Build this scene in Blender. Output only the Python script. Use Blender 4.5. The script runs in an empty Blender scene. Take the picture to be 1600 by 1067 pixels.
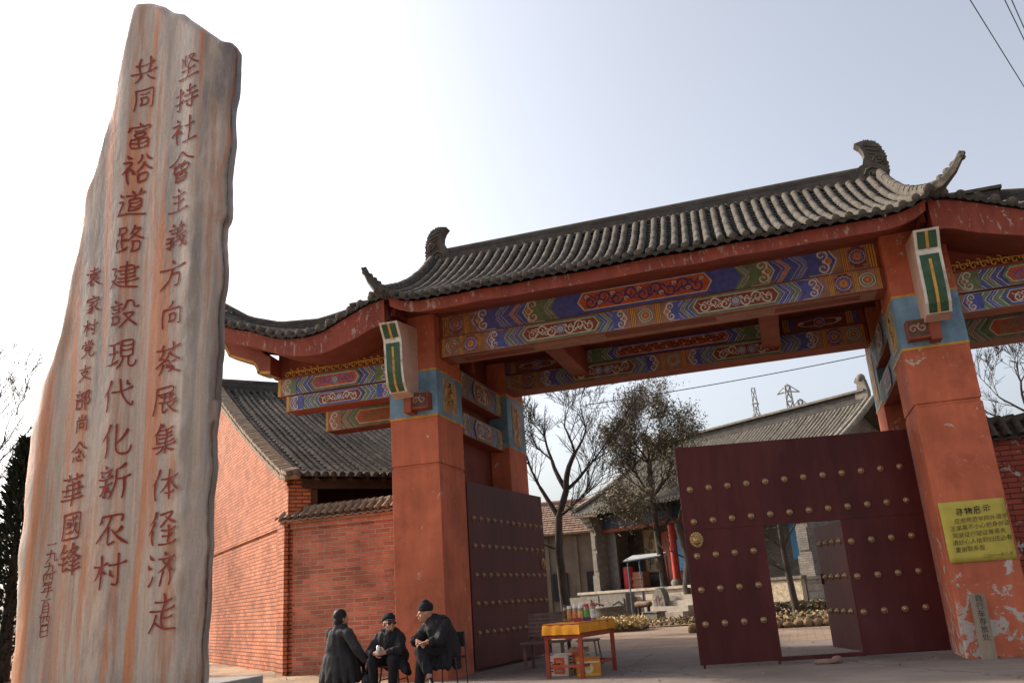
import bpy, bmesh, math, random
from mathutils import Vector, Matrix, Euler
from mathutils import noise as mnoise
R = math.radians
random.seed(7)
SC = bpy.context.scene
COL = SC.collection
PI = math.pi
# ------------------------------------------------------------------ camera, sky, sun, exposure
def setup_view():
    cd = bpy.data.cameras.new('camera'); co = bpy.data.objects.new('camera', cd); COL.objects.link(co)
    pitch, roll, yaw = 0.29651673, -0.06875753, -0.29628626
    cp, sp, cy, sy = math.cos(pitch), math.sin(pitch), math.cos(yaw), math.sin(yaw)
    f = Vector((sy*cp, cy*cp, sp)); r = Vector((cy, -sy, 0)); u = r.cross(f)
    c, s = math.cos(roll), math.sin(roll)
    r2 = c*r + s*u; u2 = -s*r + c*u
    m = Matrix((r2, u2, -f)).transposed().to_4x4(); m.translation = (0, 0, 1.35)
    co.matrix_world = m
    cd.sensor_width = 36; cd.lens = 29.646; cd.clip_start = .05; cd.clip_end = 3000
    SC.camera = co
    SUN_AZ, SUN_EL = (-0.97, 0.2), R(34)
    w = bpy.data.worlds.new('World'); SC.world = w; w.use_nodes = True
    nt = w.node_tree; bg = nt.nodes['Background']
    sk = nt.nodes.new('ShaderNodeTexSky'); sk.sky_type = 'NISHITA'; sk.sun_disc = False
    sk.sun_elevation = SUN_EL; sk.sun_rotation = math.atan2(SUN_AZ[0], SUN_AZ[1])
    sk.air_density = 1.0; sk.dust_density = 5.0; sk.ozone_density = 1.5
    hs = nt.nodes.new('ShaderNodeHueSaturation'); hs.inputs['Hue'].default_value = .503; hs.inputs['Saturation'].default_value = .46      # winter haze washes the blue out
    nt.links.new(sk.outputs[0], hs.inputs['Color']); nt.links.new(hs.outputs[0], bg.inputs[0]); bg.inputs[1].default_value = .10
    sd = bpy.data.lights.new('sun', 'SUN'); so = bpy.data.objects.new('sun', sd); COL.objects.link(so)
    sd.energy = 1.9; sd.angle = R(2.5); sd.color = (1, .9, .76)
    d = Vector((SUN_AZ[0], SUN_AZ[1], 0)).normalized()*math.cos(SUN_EL) + Vector((0, 0, math.sin(SUN_EL)))
    so.rotation_euler = d.to_track_quat('Z', 'Y').to_euler()
    v = SC.view_settings; v.view_transform = 'Standard'; v.look = 'None'; v.gamma = 1; v.exposure = 1.4
setup_view()

# ------------------------------------------------------------------ materials
MATS = {}
def lin(c):
    return tuple((x/12.92 if x <= .04045 else ((x+.055)/1.055)**2.4) for x in c)
def mat(name, col, rough=.8, var=.15, vs=2.0, bump=0, bs=40, peel=0, peelcol=(.55, .5, .45), pscale=3.0, spec=.3, metal=0,
        brick=None, stretch=(1, 1, 1), dirt=0, dirtcol=(.12, .09, .07), peelz=None, mortar=.11, bdepth=.022, worn=None, streak=0, crack=0):
    """principled material: base colour varied by noise, optional peeled patches, brick courses, dirt blotches and bump"""
    if name in MATS: return MATS[name]
    m = bpy.data.materials.new(name); m.use_nodes = True; nt = m.node_tree; N = nt.nodes; L = nt.links
    b = N['Principled BSDF']; b.inputs['Roughness'].default_value = rough; b.inputs['Metallic'].default_value = metal
    b.inputs['Specular IOR Level'].default_value = spec
    tc = N.new('ShaderNodeTexCoord'); mp = N.new('ShaderNodeMapping'); mp.inputs['Scale'].default_value = stretch
    L.new(tc.outputs['Object'], mp.inputs['Vector'])
    def noise(scale, detail=5, rough=.6, dist=0):
        n = N.new('ShaderNodeTexNoise'); n.inputs['Scale'].default_value = scale; n.inputs['Detail'].default_value = detail
        n.inputs['Roughness'].default_value = rough; n.inputs['Distortion'].default_value = dist
        L.new(mp.outputs[0], n.inputs['Vector']); return n.outputs['Fac']
    def ramp(src, a, bb, ca=(0, 0, 0), cb=(1, 1, 1)):
        r = N.new('ShaderNodeValToRGB'); r.color_ramp.elements[0].position = a; r.color_ramp.elements[1].position = bb
        r.color_ramp.elements[0].color = (*ca, 1); r.color_ramp.elements[1].color = (*cb, 1); L.new(src, r.inputs[0]); return r.outputs[0]
    def mix(fac, a, bb, mode='MIX'):
        x = N.new('ShaderNodeMix'); x.data_type = 'RGBA'; x.blend_type = mode
        for i, val in ((0, fac), (6, a), (7, bb)):
            if hasattr(val, 'links'): L.new(val, x.inputs[i])
            elif i == 0: x.inputs[0].default_value = val
            else: x.inputs[i].default_value = (*val, 1)
        return x.outputs[2]
    lo = tuple(c*(1-var) for c in col); hi = tuple(min(1, c*(1+var)) for c in col)
    cc = ramp(noise(vs), .3, .7, lo, hi)
    hgt = None
    if brick:
        bw, bh, mcol, bvar = brick
        bt = N.new('ShaderNodeTexBrick'); L.new(tc.outputs['UV'], bt.inputs['Vector'])
        bt.inputs['Scale'].default_value = 1; bt.inputs['Brick Width'].default_value = bw; bt.inputs['Row Height'].default_value = bh
        bt.inputs['Mortar Size'].default_value = bh*mortar; bt.inputs['Mortar Smooth'].default_value = .35; bt.inputs['Bias'].default_value = 0
        bt.inputs['Color1'].default_value = (1-bvar,)*3+(1,); bt.inputs['Color2'].default_value = (1+bvar*.6, 1+bvar*.5, 1+bvar*.5, 1)
        bt.inputs['Mortar'].default_value = (*[x/y for x, y in zip(mcol, col)], 1)
        cc = mix(1, cc, bt.outputs['Color'], 'MULTIPLY')
        hgt = bt.outputs['Fac']
    if crack:                                           # hairline cracks and old joints
        wv = N.new('ShaderNodeTexNoise'); wv.inputs['Scale'].default_value = 1.6; wv.inputs['Detail'].default_value = 6; L.new(tc.outputs['Object'], wv.inputs['Vector'])
        va = N.new('ShaderNodeVectorMath'); va.operation = 'MULTIPLY_ADD'; va.inputs[1].default_value = (.5, .5, .5); L.new(wv.outputs['Color'], va.inputs[0]); L.new(tc.outputs['Object'], va.inputs[2])
        vo = N.new('ShaderNodeTexVoronoi'); vo.feature = 'DISTANCE_TO_EDGE'; vo.inputs['Scale'].default_value = crack; L.new(va.outputs[0], vo.inputs['Vector'])
        cc = mix(ramp(vo.outputs['Distance'], .002, .008, (.75,)*3, (0, 0, 0)), cc, tuple(q*.35 for q in col))
    if streak:                                          # rain runs and brush marks down the face
        m2 = N.new('ShaderNodeMapping'); m2.inputs['Scale'].default_value = (2.6, 2.6, .3); L.new(tc.outputs['Object'], m2.inputs['Vector'])
        n2 = N.new('ShaderNodeTexNoise'); n2.inputs['Scale'].default_value = 2.2; n2.inputs['Detail'].default_value = 9; n2.inputs['Roughness'].default_value = .7; L.new(m2.outputs[0], n2.inputs['Vector'])
        cc = mix(1, cc, ramp(n2.outputs['Fac'], .32, .68, (1-streak,)*3, (1+streak*.7,)*3), 'MULTIPLY')
    if dirt:
        cc = mix(ramp(noise(1.3, 8, .7), .62-dirt*.25, .72, (0,)*3, (.75,)*3), cc, dirtcol)
    if peel:
        src = noise(pscale, 9, .72, .4)
        if peelz:                                       # more flaking low down where damp rises
            sp = N.new('ShaderNodeSeparateXYZ'); L.new(tc.outputs['Object'], sp.inputs[0])
            mr = N.new('ShaderNodeMapRange'); mr.inputs[1].default_value = peelz[0]; mr.inputs[2].default_value = peelz[1]; mr.inputs[3].default_value = peelz[2]; mr.inputs[4].default_value = 0
            L.new(sp.outputs[2], mr.inputs[0]); ad = N.new('ShaderNodeMath'); L.new(src, ad.inputs[0]); L.new(mr.outputs[0], ad.inputs[1]); src = ad.outputs[0]
        cc = mix(ramp(src, .70-peel*.2, .715-peel*.2), cc, peelcol)
    if worn:                                            # paint rubbed off towards the weathered end of the beam
        sp = N.new('ShaderNodeSeparateXYZ'); L.new(tc.outputs['Object'], sp.inputs[0])
        mr = N.new('ShaderNodeMapRange'); mr.inputs[1].default_value = 0; mr.inputs[2].default_value = worn[1]; mr.inputs[3].default_value = .15; mr.inputs[4].default_value = 0
        d0 = N.new('ShaderNodeMath'); d0.inputs[1].default_value = -worn[0]; L.new(sp.outputs[0], d0.inputs[0]); d1 = N.new('ShaderNodeMath'); d1.operation = 'ABSOLUTE'; L.new(d0.outputs[0], d1.inputs[0]); L.new(d1.outputs[0], mr.inputs[0]); ad = N.new('ShaderNodeMath'); L.new(noise(5, 9, .7, .5), ad.inputs[0]); L.new(mr.outputs[0], ad.inputs[1])
        cc = mix(ramp(ad.outputs[0], .57, .70, (0,)*3, (.8,)*3), cc, (.22, .095, .05))
    L.new(cc, b.inputs['Base Color'])
    if bump or brick:
        bp = N.new('ShaderNodeBump'); bp.inputs['Strength'].default_value = 1; bp.inputs['Distance'].default_value = 1
        ad = N.new('ShaderNodeMath'); ad.operation = 'MULTIPLY'; ad.inputs[1].default_value = bump
        L.new(noise(bs, 6), ad.inputs[0]); out = ad.outputs[0]
        if hgt is not None:
            mm = N.new('ShaderNodeMath'); mm.operation = 'MULTIPLY_ADD'; mm.inputs[1].default_value = -bdepth
            L.new(hgt, mm.inputs[0]); L.new(out, mm.inputs[2]); out = mm.outputs[0]
        L.new(out, bp.inputs['Height']); L.new(bp.outputs[0], b.inputs['Normal'])
    MATS[name] = m
    return m

# ------------------------------------------------------------------ object helpers
class MB:
    def __init__(s): s.v = []; s.f = []; s.m = []; s.s = []
    def add(s, vs, fs, m=0, smooth=False):
        o = len(s.v); s.v += [Vector(v) for v in vs]
        for f in fs: s.f.append([i+o for i in f]); s.m.append(m); s.s.append(smooth)
        return s
    def box(s, x0, y0, z0, x1, y1, z1, m=0):
        x0, x1 = min(x0, x1), max(x0, x1)
        v = [(x, y, z) for z in (z0, z1) for y in (y0, y1) for x in (x0, x1)]
        return s.add(v, [(0, 2, 3, 1), (4, 5, 7, 6), (0, 1, 5, 4), (2, 6, 7, 3), (0, 4, 6, 2), (1, 3, 7, 5)], m)
    def obox(s, c, ax, ay, az, hx, hy, hz, m=0):
        """oriented box: centre, three axes, half sizes"""
        c, ax, ay, az = Vector(c), Vector(ax), Vector(ay), Vector(az)
        v = [c+ax*(hx*i)+ay*(hy*j)+az*(hz*k) for k in (-1, 1) for j in (-1, 1) for i in (-1, 1)]
        return s.add(v, [(0, 2, 3, 1), (4, 5, 7, 6), (0, 1, 5, 4), (2, 6, 7, 3), (0, 4, 6, 2), (1, 3, 7, 5)], m)
    def prism(s, pts, ext, m=0, mside=None):
        """closed polygon of 3-D points extruded by vector ext"""
        n = len(pts); pts = [Vector(p) for p in pts]; e = Vector(ext)
        s.add(pts+[p+e for p in pts], [list(range(n))[::-1], list(range(n, 2*n))], m)
        s.add(pts+[p+e for p in pts], [(i, (i+1) % n, n+(i+1) % n, n+i) for i in range(n)], m if mside is None else mside)
        return s
    def tube(s, path, rad, n=8, m=0, cap=True, smooth=True):
        path = [Vector(p) for p in path]; k = len(path)
        if not hasattr(rad, '__len__'): rad = [rad]*k
        vs = []; prev = None
        for i, p in enumerate(path):
            t = (path[min(i+1, k-1)]-path[max(i-1, 0)])
            t = t.normalized() if t.length > 1e-9 else Vector((0, 0, 1))
            if prev is None:
                a = Vector((0, 0, 1)) if abs(t.z) < .9 else Vector((1, 0, 0))
                x = t.cross(a).normalized()
            else:
                x = (prev-t*prev.dot(t)); x = x.normalized() if x.length > 1e-6 else t.orthogonal().normalized()
            prev = x; y = t.cross(x)
            for j in range(n):
                a = 2*PI*j/n; vs.append(p+(x*math.cos(a)+y*math.sin(a))*rad[i])
        fs = [(i*n+j, i*n+(j+1) % n, (i+1)*n+(j+1) % n, (i+1)*n+j) for i in range(k-1) for j in range(n)]
        s.add(vs, fs, m, smooth)
        if cap: s.add([vs[j] for j in range(n)]+[vs[(k-1)*n+j] for j in range(n)], [list(range(n))[::-1], list(range(n, 2*n))], m)
        return s
    def lathe(s, c, prof, n=12, m=0, ax=(0, 0, 1), smooth=True):
        c = Vector(c); az = Vector(ax).normalized(); x = az.orthogonal().normalized(); y = az.cross(x)
        vs = [c+az*h+(x*math.cos(2*PI*j/n)+y*math.sin(2*PI*j/n))*r for r, h in prof for j in range(n)]
        k = len(prof)
        fs = [(i*n+j, i*n+(j+1) % n, (i+1)*n+(j+1) % n, (i+1)*n+j) for i in range(k-1) for j in range(n)]
        s.add(vs, fs, m, smooth)
        s.add(vs[:n], [list(range(n))[::-1]], m); s.add(vs[-n:], [list(range(n))], m)
        return s
    def ball(s, c, r, nu=8, nv=6, m=0, axes=None, smooth=True):
        c = Vector(c); r = (r, r, r) if not hasattr(r, '__len__') else r
        A = axes or (Vector((1, 0, 0)), Vector((0, 1, 0)), Vector((0, 0, 1)))
        vs = []; fs = []
        for i in range(nv+1):
            t = PI*i/nv
            for j in range(nu):
                p = 2*PI*j/nu
                vs.append(c+A[0]*(r[0]*math.sin(t)*math.cos(p))+A[1]*(r[1]*math.sin(t)*math.sin(p))+A[2]*(r[2]*math.cos(t)))
        for i in range(nv):
            for j in range(nu): fs.append((i*nu+j, (i+1)*nu+j, (i+1)*nu+(j+1) % nu, i*nu+(j+1) % nu))
        return s.add(vs, fs, m, smooth)
    def mesh(s, name, mats):
        me = bpy.data.meshes.new(name); me.from_pydata([tuple(v) for v in s.v], [], s.f)
        for m in (mats if isinstance(mats, (list, tuple)) else [mats]): me.materials.append(m)
        me.polygons.foreach_set('material_index', s.m); me.polygons.foreach_set('use_smooth', s.s)
        uv = me.uv_layers.new(name='UVMap').data
        for p in me.polygons:                       # box projection in metres
            n = p.normal
            t = Vector((-n.y, n.x, 0)); t = t.normalized() if t.length > .05 else Vector((1, 0, 0))
            b = n.cross(t)
            for li in p.loop_indices:
                co = me.vertices[me.loops[li].vertex_index].co
                uv[li].uv = (co.dot(t), co.dot(b))
        me.update()
        return me
    def build(s, name, mats, parent=None, fix=False, bevel=0):
        me = s.mesh(name, mats)
        if fix:
            bm = bmesh.new(); bm.from_mesh(me); bmesh.ops.remove_doubles(bm, verts=bm.verts, dist=1e-5)
            bmesh.ops.recalc_face_normals(bm, faces=bm.faces); bm.to_mesh(me); bm.free()
        o = bpy.data.objects.new(name, me); COL.objects.link(o)
        if bevel:
            md = o.modifiers.new('bevel', 'BEVEL'); md.width = bevel; md.segments = 2; md.limit_method = 'ANGLE'
        if parent: attach(o, parent)
        return o
def base_of(o):
    m = Matrix.Identity(4)
    chain = []
    while o is not None: chain.append(o); o = o.parent
    for p in reversed(chain): m = m @ p.matrix_parent_inverse @ Matrix.LocRotScale(p.location, p.rotation_euler, p.scale)
    return m
def attach(o, parent):
    o.parent = parent; o.matrix_parent_inverse = base_of(parent).inverted()
def tag(o, label=None, cat=None, group=None, kind=None):
    for k, v in (('label', label), ('category', cat), ('group', group), ('kind', kind)):
        if v: o[k] = v
    return o
def thing(name, loc, label, cat, group=None):
    o = bpy.data.objects.new(name, None); COL.objects.link(o); o.location = loc; o.empty_display_size = .2
    return tag(o, label, cat, group)
def dup(o, loc=None, parent=None, rotz=None):
    c = o.copy(); COL.objects.link(c)
    if parent is not None: c.parent = parent
    if loc is not None: c.location = loc
    if rotz is not None: c.rotation_euler.z = rotz
    for ch in [k for k in COL.objects if k.parent == o and k is not c]: dup(ch, None, c)
    return c

class Paint:
    """draws flat coloured shapes on a rectangular face: layers 2.5 mm apart on top of the part's own surface"""
    def __init__(s, mb, O, U, Vv, N): s.mb = mb; s.O, s.U, s.V, s.N = Vector(O), Vector(U), Vector(Vv), Vector(N); s.k = 0
    def up(s, l): s.k = (s.k+1) % 13; return l+.055*s.k      # every shape a hair above the last
    def P(s, u, v, l):                                  # the hand wavers a little
        q = Vector((u*11, v*13, s.O.y)); u += .006*mnoise.noise(q); v += .005*mnoise.noise(q+Vector((7, 3, 1)))
        return s.O+s.U*u+s.V*v+s.N*(.0025*l)
    def poly(s, pts, m, l=1):
        l = s.up(l)
        s.mb.add([s.P(u, v, l) for u, v in pts], [list(range(len(pts)))], m)
    def rect(s, u0, v0, u1, v1, m, l=1): s.poly([(u0, v0), (u1, v0), (u1, v1), (u0, v1)], m, l)
    def disc(s, u, v, r, m, l=1, n=14, r2=None):
        s.poly([(u+r*math.cos(2*PI*i/n), v+(r2 or r)*math.sin(2*PI*i/n)) for i in range(n)], m, l)
    def line(s, pts, w, m, l=2):
        """ribbon along pts; w a width or a list of widths"""
        k = len(pts); W = w if hasattr(w, '__len__') else [w]*k
        l = s.up(l); L = []; Rr = []
        for i, (u, v) in enumerate(pts):
            a = pts[max(i-1, 0)]; b = pts[min(i+1, k-1)]
            du, dv = b[0]-a[0], b[1]-a[1]; d = math.hypot(du, dv) or 1
            nx, ny = -dv/d*W[i]/2, du/d*W[i]/2
            L.append(s.P(u+nx, v+ny, l)); Rr.append(s.P(u-nx, v-ny, l))
        s.mb.add(L+Rr, [(i, i+1, k+i+1, k+i) for i in range(k-1)], m)
    def spiral(s, u, v, r, a0, turns, w, m, l=2, sgn=1, n=14, fl=1):
        pts = []
        for i in range(n+1):
            t = i/n; rr = r*(1-t*.85); a = a0+sgn*turns*2*PI*t
            pts.append((u+rr*math.cos(a)*fl, v+rr*math.sin(a)))
        s.line(pts, [w*(1-.5*i/n) for i in range(n+1)], m, l)
# ------------------------------------------------------------------ palette
RED = mat('red_wall_paint', (.48, .130, .064), .8, .28, .9, streak=.13, bump=.004, bs=22, peel=.33, peelcol=(.5, .38, .29), pscale=3.4, dirt=.3, dirtcol=(.27, .065, .035))
REDW = mat('red_wall_paint_flaking', (.48, .125, .062), .8, .28, .9, streak=.13, bump=.006, bs=22, peel=.42, peelcol=(.46, .40, .35), pscale=3.2, peelz=(.2, 2.2, .11), dirt=.3, dirtcol=(.27, .065, .035))
REDT = mat('red_timber_paint', (.25, .058, .03), .6, .25, 2.5, bump=.003, bs=30, peel=.1, peelcol=(.4, .25, .18), pscale=5)
FASC = mat('worn_red_fascia', (.25, .054, .033), .7, .25, 2, streak=.25, bump=.005, bs=30, peel=.60, peelcol=(.34, .22, .18), pscale=9, stretch=(1, 1, .45))
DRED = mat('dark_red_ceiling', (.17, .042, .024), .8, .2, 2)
BLUEP = mat('pale_blue_paint', (.17, .29, .38), .7, .25, 1.6, streak=.2, dirt=.5, dirtcol=(.045, .06, .10), bump=.003, bs=25)
GOLD = mat('ochre_yellow_paint', (.56, .30, .06), .6, .2, 6, worn=(-6.0, 1.7))
CB = mat('ultramarine_paint', (.085, .105, .36), .6, .25, 9, dirt=.32, dirtcol=(.16, .10, .075), bump=.003, bs=35, worn=(-6.0, 1.7))
CG = mat('green_paint', (.15, .21, .11), .6, .25, 9, dirt=.32, dirtcol=(.16, .10, .075), bump=.003, bs=35, worn=(-6.0, 1.7))
CO = mat('orange_red_paint', (.50, .10, .04), .6, .2, 9, dirt=.32, dirtcol=(.16, .10, .075), bump=.003, bs=35, worn=(-6.0, 1.7))
CW = mat('offwhite_paint', (.62, .57, .48), .7, .15, 9, dirt=.32, dirtcol=(.16, .10, .075), bump=.003, bs=35, worn=(-6.0, 1.7))
CM = mat('maroon_paint', (.21, .05, .035), .6, .2, 9, dirt=.32, dirtcol=(.16, .10, .075), bump=.003, bs=35, worn=(-6.0, 1.7))
CT = mat('tan_paint', (.34, .18, .135), .7, .3, 5, dirt=.32, dirtcol=(.16, .10, .075), bump=.003, bs=35, worn=(-6.0, 1.7))
CDK = mat('dark_ink_paint', (.025, .022, .03), .7, .2, 9, worn=(-6.0, 1.7))
DGREEN = mat('dark_green_panel_paint', (.035, .085, .045), .5, .3, 5)
PINKW = mat('pinkish_white_plaster', (.52, .34, .26), .8, .15, 3, peel=.1, peelcol=(.3, .08, .05))
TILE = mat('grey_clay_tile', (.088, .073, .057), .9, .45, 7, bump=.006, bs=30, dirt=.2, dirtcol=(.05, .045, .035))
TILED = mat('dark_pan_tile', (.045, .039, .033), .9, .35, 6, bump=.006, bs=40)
RIDGE = mat('grey_ridge_brick', (.075, .066, .058), .9, .3, 4, bump=.006, bs=25, brick=(.5, .14, (.06, .055, .05), .15))
CN = mat('navy_scroll_paint', (.05, .06, .19), .6, .2, 9)
PAL = [REDT, CB, CG, CO, CW, CM, GOLD, CT, CDK, BLUEP, CN]      # indices for painted beams
B_, G_, O_, W_, M_, Y_, T_, K_, P_, N_ = 1, 2, 3, 4, 5, 6, 7, 8, 9, 10

# ------------------------------------------------------------------ ornament on beams
def flower(p, u, v, r, a, b, c, l=2):
    n = 12
    for i in range(n):
        t = 2*PI*i/n
        p.disc(u+r*.72*math.cos(t), v+r*.72*math.sin(t), r*.27, W_, l, 8); p.disc(u+r*.72*math.cos(t), v+r*.72*math.sin(t), r*.2, a, l+1, 8)
    p.disc(u, v, r*.58, b, l+2); p.disc(u, v, r*.42, c, l+3); p.disc(u, v, r*.24, b, l+4, 8); p.disc(u, v, r*.12, G_, l+5, 8)
def flower_square(p, u0, u1, v0, v1, a=B_):
    p.rect(u0, v0, u1, v1, T_, 1.2); d = (v1-v0)*.06
    p.rect(u0+d, v0+d, u1-d, v1-d, M_, 2)
    for x, y in ((u0+2*d, v0+2*d), (u1-2*d, v0+2*d), (u0+2*d, v1-2*d), (u1-2*d, v1-2*d)): p.disc(x, y, d*1.4, T_, 3, 6)
    flower(p, (u0+u1)/2, (v0+v1)/2, min(u1-u0, v1-v0)*.42, a, O_, Y_, 3)
def diamond_square(p, u0, u1, v0, v1, a=G_):
    p.rect(u0, v0, u1, v1, T_, 1.2); cu, cv = (u0+u1)/2, (v0+v1)/2; r = min(u1-u0, v1-v0)/2
    for k, (q, m) in enumerate(((.95, W_), (.86, a), (.62, W_), (.54, T_))):
        p.poly([(cu+q*r*math.cos(PI/8+i*PI/4)*(1.05 if i % 2 else .98), cv+q*r*math.sin(PI/8+i*PI/4)) for i in range(8)], m, 2+k)
    for t in range(4): p.disc(cu+r*.25*math.cos(t*PI/2), cv+r*.25*math.sin(t*PI/2), r*.2, O_, 6, 8)
    p.disc(cu, cv, r*.17, Y_, 7, 8)
def gold_bars(p, u0, u1, v0, v1):
    w = u1-u0; p.rect(u0, v0, u1, v1, M_, 1.6)
    for k in (.1, .42, .74): p.rect(u0+w*k, v0, u0+w*(k+.2), v1, Y_, 2.4)
def chevrons(p, u0, u1, v0, v1, d, seq):
    """row of wavy arrow bands from u0 to u1 pointing to d (+1 right, -1 left); seq = material per band, with white edges"""
    h = v1-v0; pt = h*.42; n = len(seq); w = (u1-u0-pt)/n
    X = (lambda x: x) if d > 0 else (lambda x: u0+u1-x)
    def band(a, b, m, l):
        K = 6; L = []; Rr = []
        for i in range(K+1):
            t = i/K; k = 1-abs(2*t-1); wv = math.sin(t*PI*4)*h*.02
            L.append((X(u0+a+pt*k+wv), v0+h*t)); Rr.append((X(u0+b+pt*k+wv), v0+h*t))
        l = p.up(l); p.mb.add([p.P(*q, l) for q in L+Rr], [(i, i+1, K+1+i+1, K+1+i) for i in range(K)], m)
    p.rect(u0, v0, u1, v1, seq[0] if seq[0] != CTI else B_, 1.4)
    for i, m in enumerate(seq):
        band(i*w, (i+1)*w+.0, W_, 2.2); band(i*w+w*.16, (i+1)*w, m, 3.2)
        band(i*w+w*.50, i*w+w*.58, W_ if i % 2 else P_, 4.2)
def scroll_block(p, u0, u1, v0, v1, d, m):
    """cloud head: two mirrored spirals round a gold bud, on colour m"""
    h = v1-v0; X = (lambda x: x) if d > 0 else (lambda x: u0+u1-x)
    p.poly([(X(u0), v0), (X(u1-h*.3), v0), (X(u1), v0+h/2), (X(u1-h*.3), v1), (X(u0), v1)], W_, 5.4)
    p.poly([(X(u0), v0+h*.03), (X(u1-h*.33), v0+h*.03), (X(u1-h*.05), v0+h/2), (X(u1-h*.33), v1-h*.03), (X(u0), v1-h*.03)], m, 6.4)
    c = u0+(u1-u0)*.5
    for sg in (1, -1):
        cv = v0+h*(.5+sg*.25)
        p.spiral(X(c), cv, h*.24, -sg*PI/2, 1.3, h*.085, W_, 7.4, sg*d, 16); p.spiral(X(c), cv, h*.14, -sg*PI/2+1, 1.0, h*.05, T_, 8.4, sg*d, 10)
    p.disc(X(c+h*.2), v0+h/2, h*.13, W_, 8.8, 10); p.disc(X(c+h*.2), v0+h/2, h*.1, O_, 9.6, 10); p.disc(X(c+h*.22), v0+h/2, h*.05, Y_, 10.4, 8)
def cartouche(p, u0, u1, v0, v1, edge, fill, sc, style=0):
    h = v1-v0; pt = h*.35
    def hexa(i, m, l):
        p.poly([(u0+i*1.4, (v0+v1)/2), (u0+pt+i*.6, v0+i), (u1-pt-i*.6, v0+i), (u1-i*1.4, (v0+v1)/2), (u1-pt-i*.6, v1-i), (u0+pt+i*.6, v1-i)], m, l)
    hexa(0, edge, 10.8); hexa(h*.11, W_, 11.6); hexa(h*.15, fill, 12.4)
    cv = (v0+v1)/2; hh = h*.34; a = u0+pt*1.3; b = u1-pt*1.3; n = max(2, int((b-a)/(hh*1.5))); st = (b-a)/n
    for i in range(n):
        c = a+st*(i+.5); sg = 1 if i % 2 else -1; e = -1 if c > (u0+u1)/2 else 1
        if abs(c-(u0+u1)/2) < st*.6 and n > 3 and style == 0:
            flower(p, c, cv, hh*.8, B_, W_, P_, 13.2); continue
        p.spiral(c, cv+sg*hh*.25, hh*.75, 0 if e > 0 else PI, 1.25, hh*.24, sc, 13.2, sg*e, 16)
        p.spiral(c+st*.45*e, cv-sg*hh*.35, hh*.42, PI/2*sg, 1.1, hh*.18, sc, 14, -sg*e, 12)
        p.line([(c-st*.5, cv-sg*hh*.5), (c-st*.2, cv-sg*hh*.1), (c+st*.1, cv-sg*hh*.55), (c+st*.4, cv)], [hh*.1, hh*.2, hh*.2, hh*.08], sc, 14.8)
        if style:
            p.disc(c-st*.25*e, cv+sg*hh*.6, hh*.14, sc, 15.6, 7); p.spiral(c-st*.3*e, cv-sg*hh*.45, hh*.3, 0, 1, hh*.16, W_, 16.4, 1, 8)

def big_beam(p, Lh, h):
    """upper beam: from u=-Lh to Lh about the centre: flower, blue, brown, green, blue, red cartouche"""
    p.rect(-Lh, 0, Lh, h, CTI, .5)
    cartouche(p, -Lh*.33, Lh*.33, h*.03, h*.97, B_, O_, N_, 1)
    for d in (-1, 1):
        f = lambda a, b: (a*Lh, b*Lh) if d > 0 else (-b*Lh, -a*Lh)
        u0, u1 = f(.30, .46); pt = h*.35
        X = (lambda x: x) if d > 0 else (lambda x: -x)
        p.poly([(X(.33*Lh-pt), 0), (X(.40*Lh), 0), (X(.40*Lh+pt), h/2), (X(.40*Lh), h), (X(.33*Lh-pt), h), (X(.33*Lh), h/2)], B_, 4.8)
        u0, u1 = f(.39, .50); chevrons(p, u0, u1, h*.02, h*.98, d, [G_, G_, G_])
        u0, u1 = f(.475, .585); scroll_block(p, u0, u1, h*.02, h*.98, d, G_)
        u0, u1 = f(.565, .665); chevrons(p, u0, u1, h*.02, h*.98, d, [B_, O_, B_])
        u0, u1 = f(.64, .745); chevrons(p, u0, u1, h*.02, h*.98, d, [B_, B_, B_])
        u0, u1 = f(.72, .845); scroll_block(p, u0, u1, h*.02, h*.98, d, B_)
        u0, u1 = f(.86, .885); gold_bars(p, u0, u1, 0, h)
        u0, u1 = f(.885, .965); flower_square(p, u0, u1, h*.02, h*.98)
        u0, u1 = f(.965, 1.0); gold_bars(p, u0, u1, 0, h)
def lower_beam(p, Lh, h):
    p.rect(-Lh, 0, Lh, h, CTI, .5)
    diamond_square(p, -.035*Lh, .035*Lh, 0, h)
    for d in (-1, 1):
        f = lambda a, b: (a*Lh, b*Lh) if d > 0 else (-b*Lh, -a*Lh)
        u0, u1 = f(.045, .07); gold_bars(p, u0, u1, 0, h)
        u0, u1 = f(.08, .15); scroll_block(p, u0, u1, h*.03, h*.97, -d, B_)
        u0, u1 = f(.12, .23); chevrons(p, u0, u1, h*.03, h*.97, -d, [B_, G_, B_, B_])
        u0, u1 = f(.20, .60); cartouche(p, u0, u1, h*.04, h*.96, G_, M_, W_)
        u0, u1 = f(.57, .70); chevrons(p, u0, u1, h*.03, h*.97, d, [B_, B_, G_, B_])
        u0, u1 = f(.68, .77); scroll_block(p, u0, u1, h*.03, h*.97, d, B_)
        u0, u1 = f(.79, .81); gold_bars(p, u0, u1, 0, h)
        u0, u1 = f(.81, .89); flower_square(p, u0, u1, 0, h)
        u0, u1 = f(.89, .91); gold_bars(p, u0, u1, 0, h)
        u0, u1 = f(.91, .98); diamond_square(p, u0, u1, 0, h)
        u0, u1 = f(.98, 1.0); gold_bars(p, u0, u1, 0, h)
CTI = T_
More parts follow.
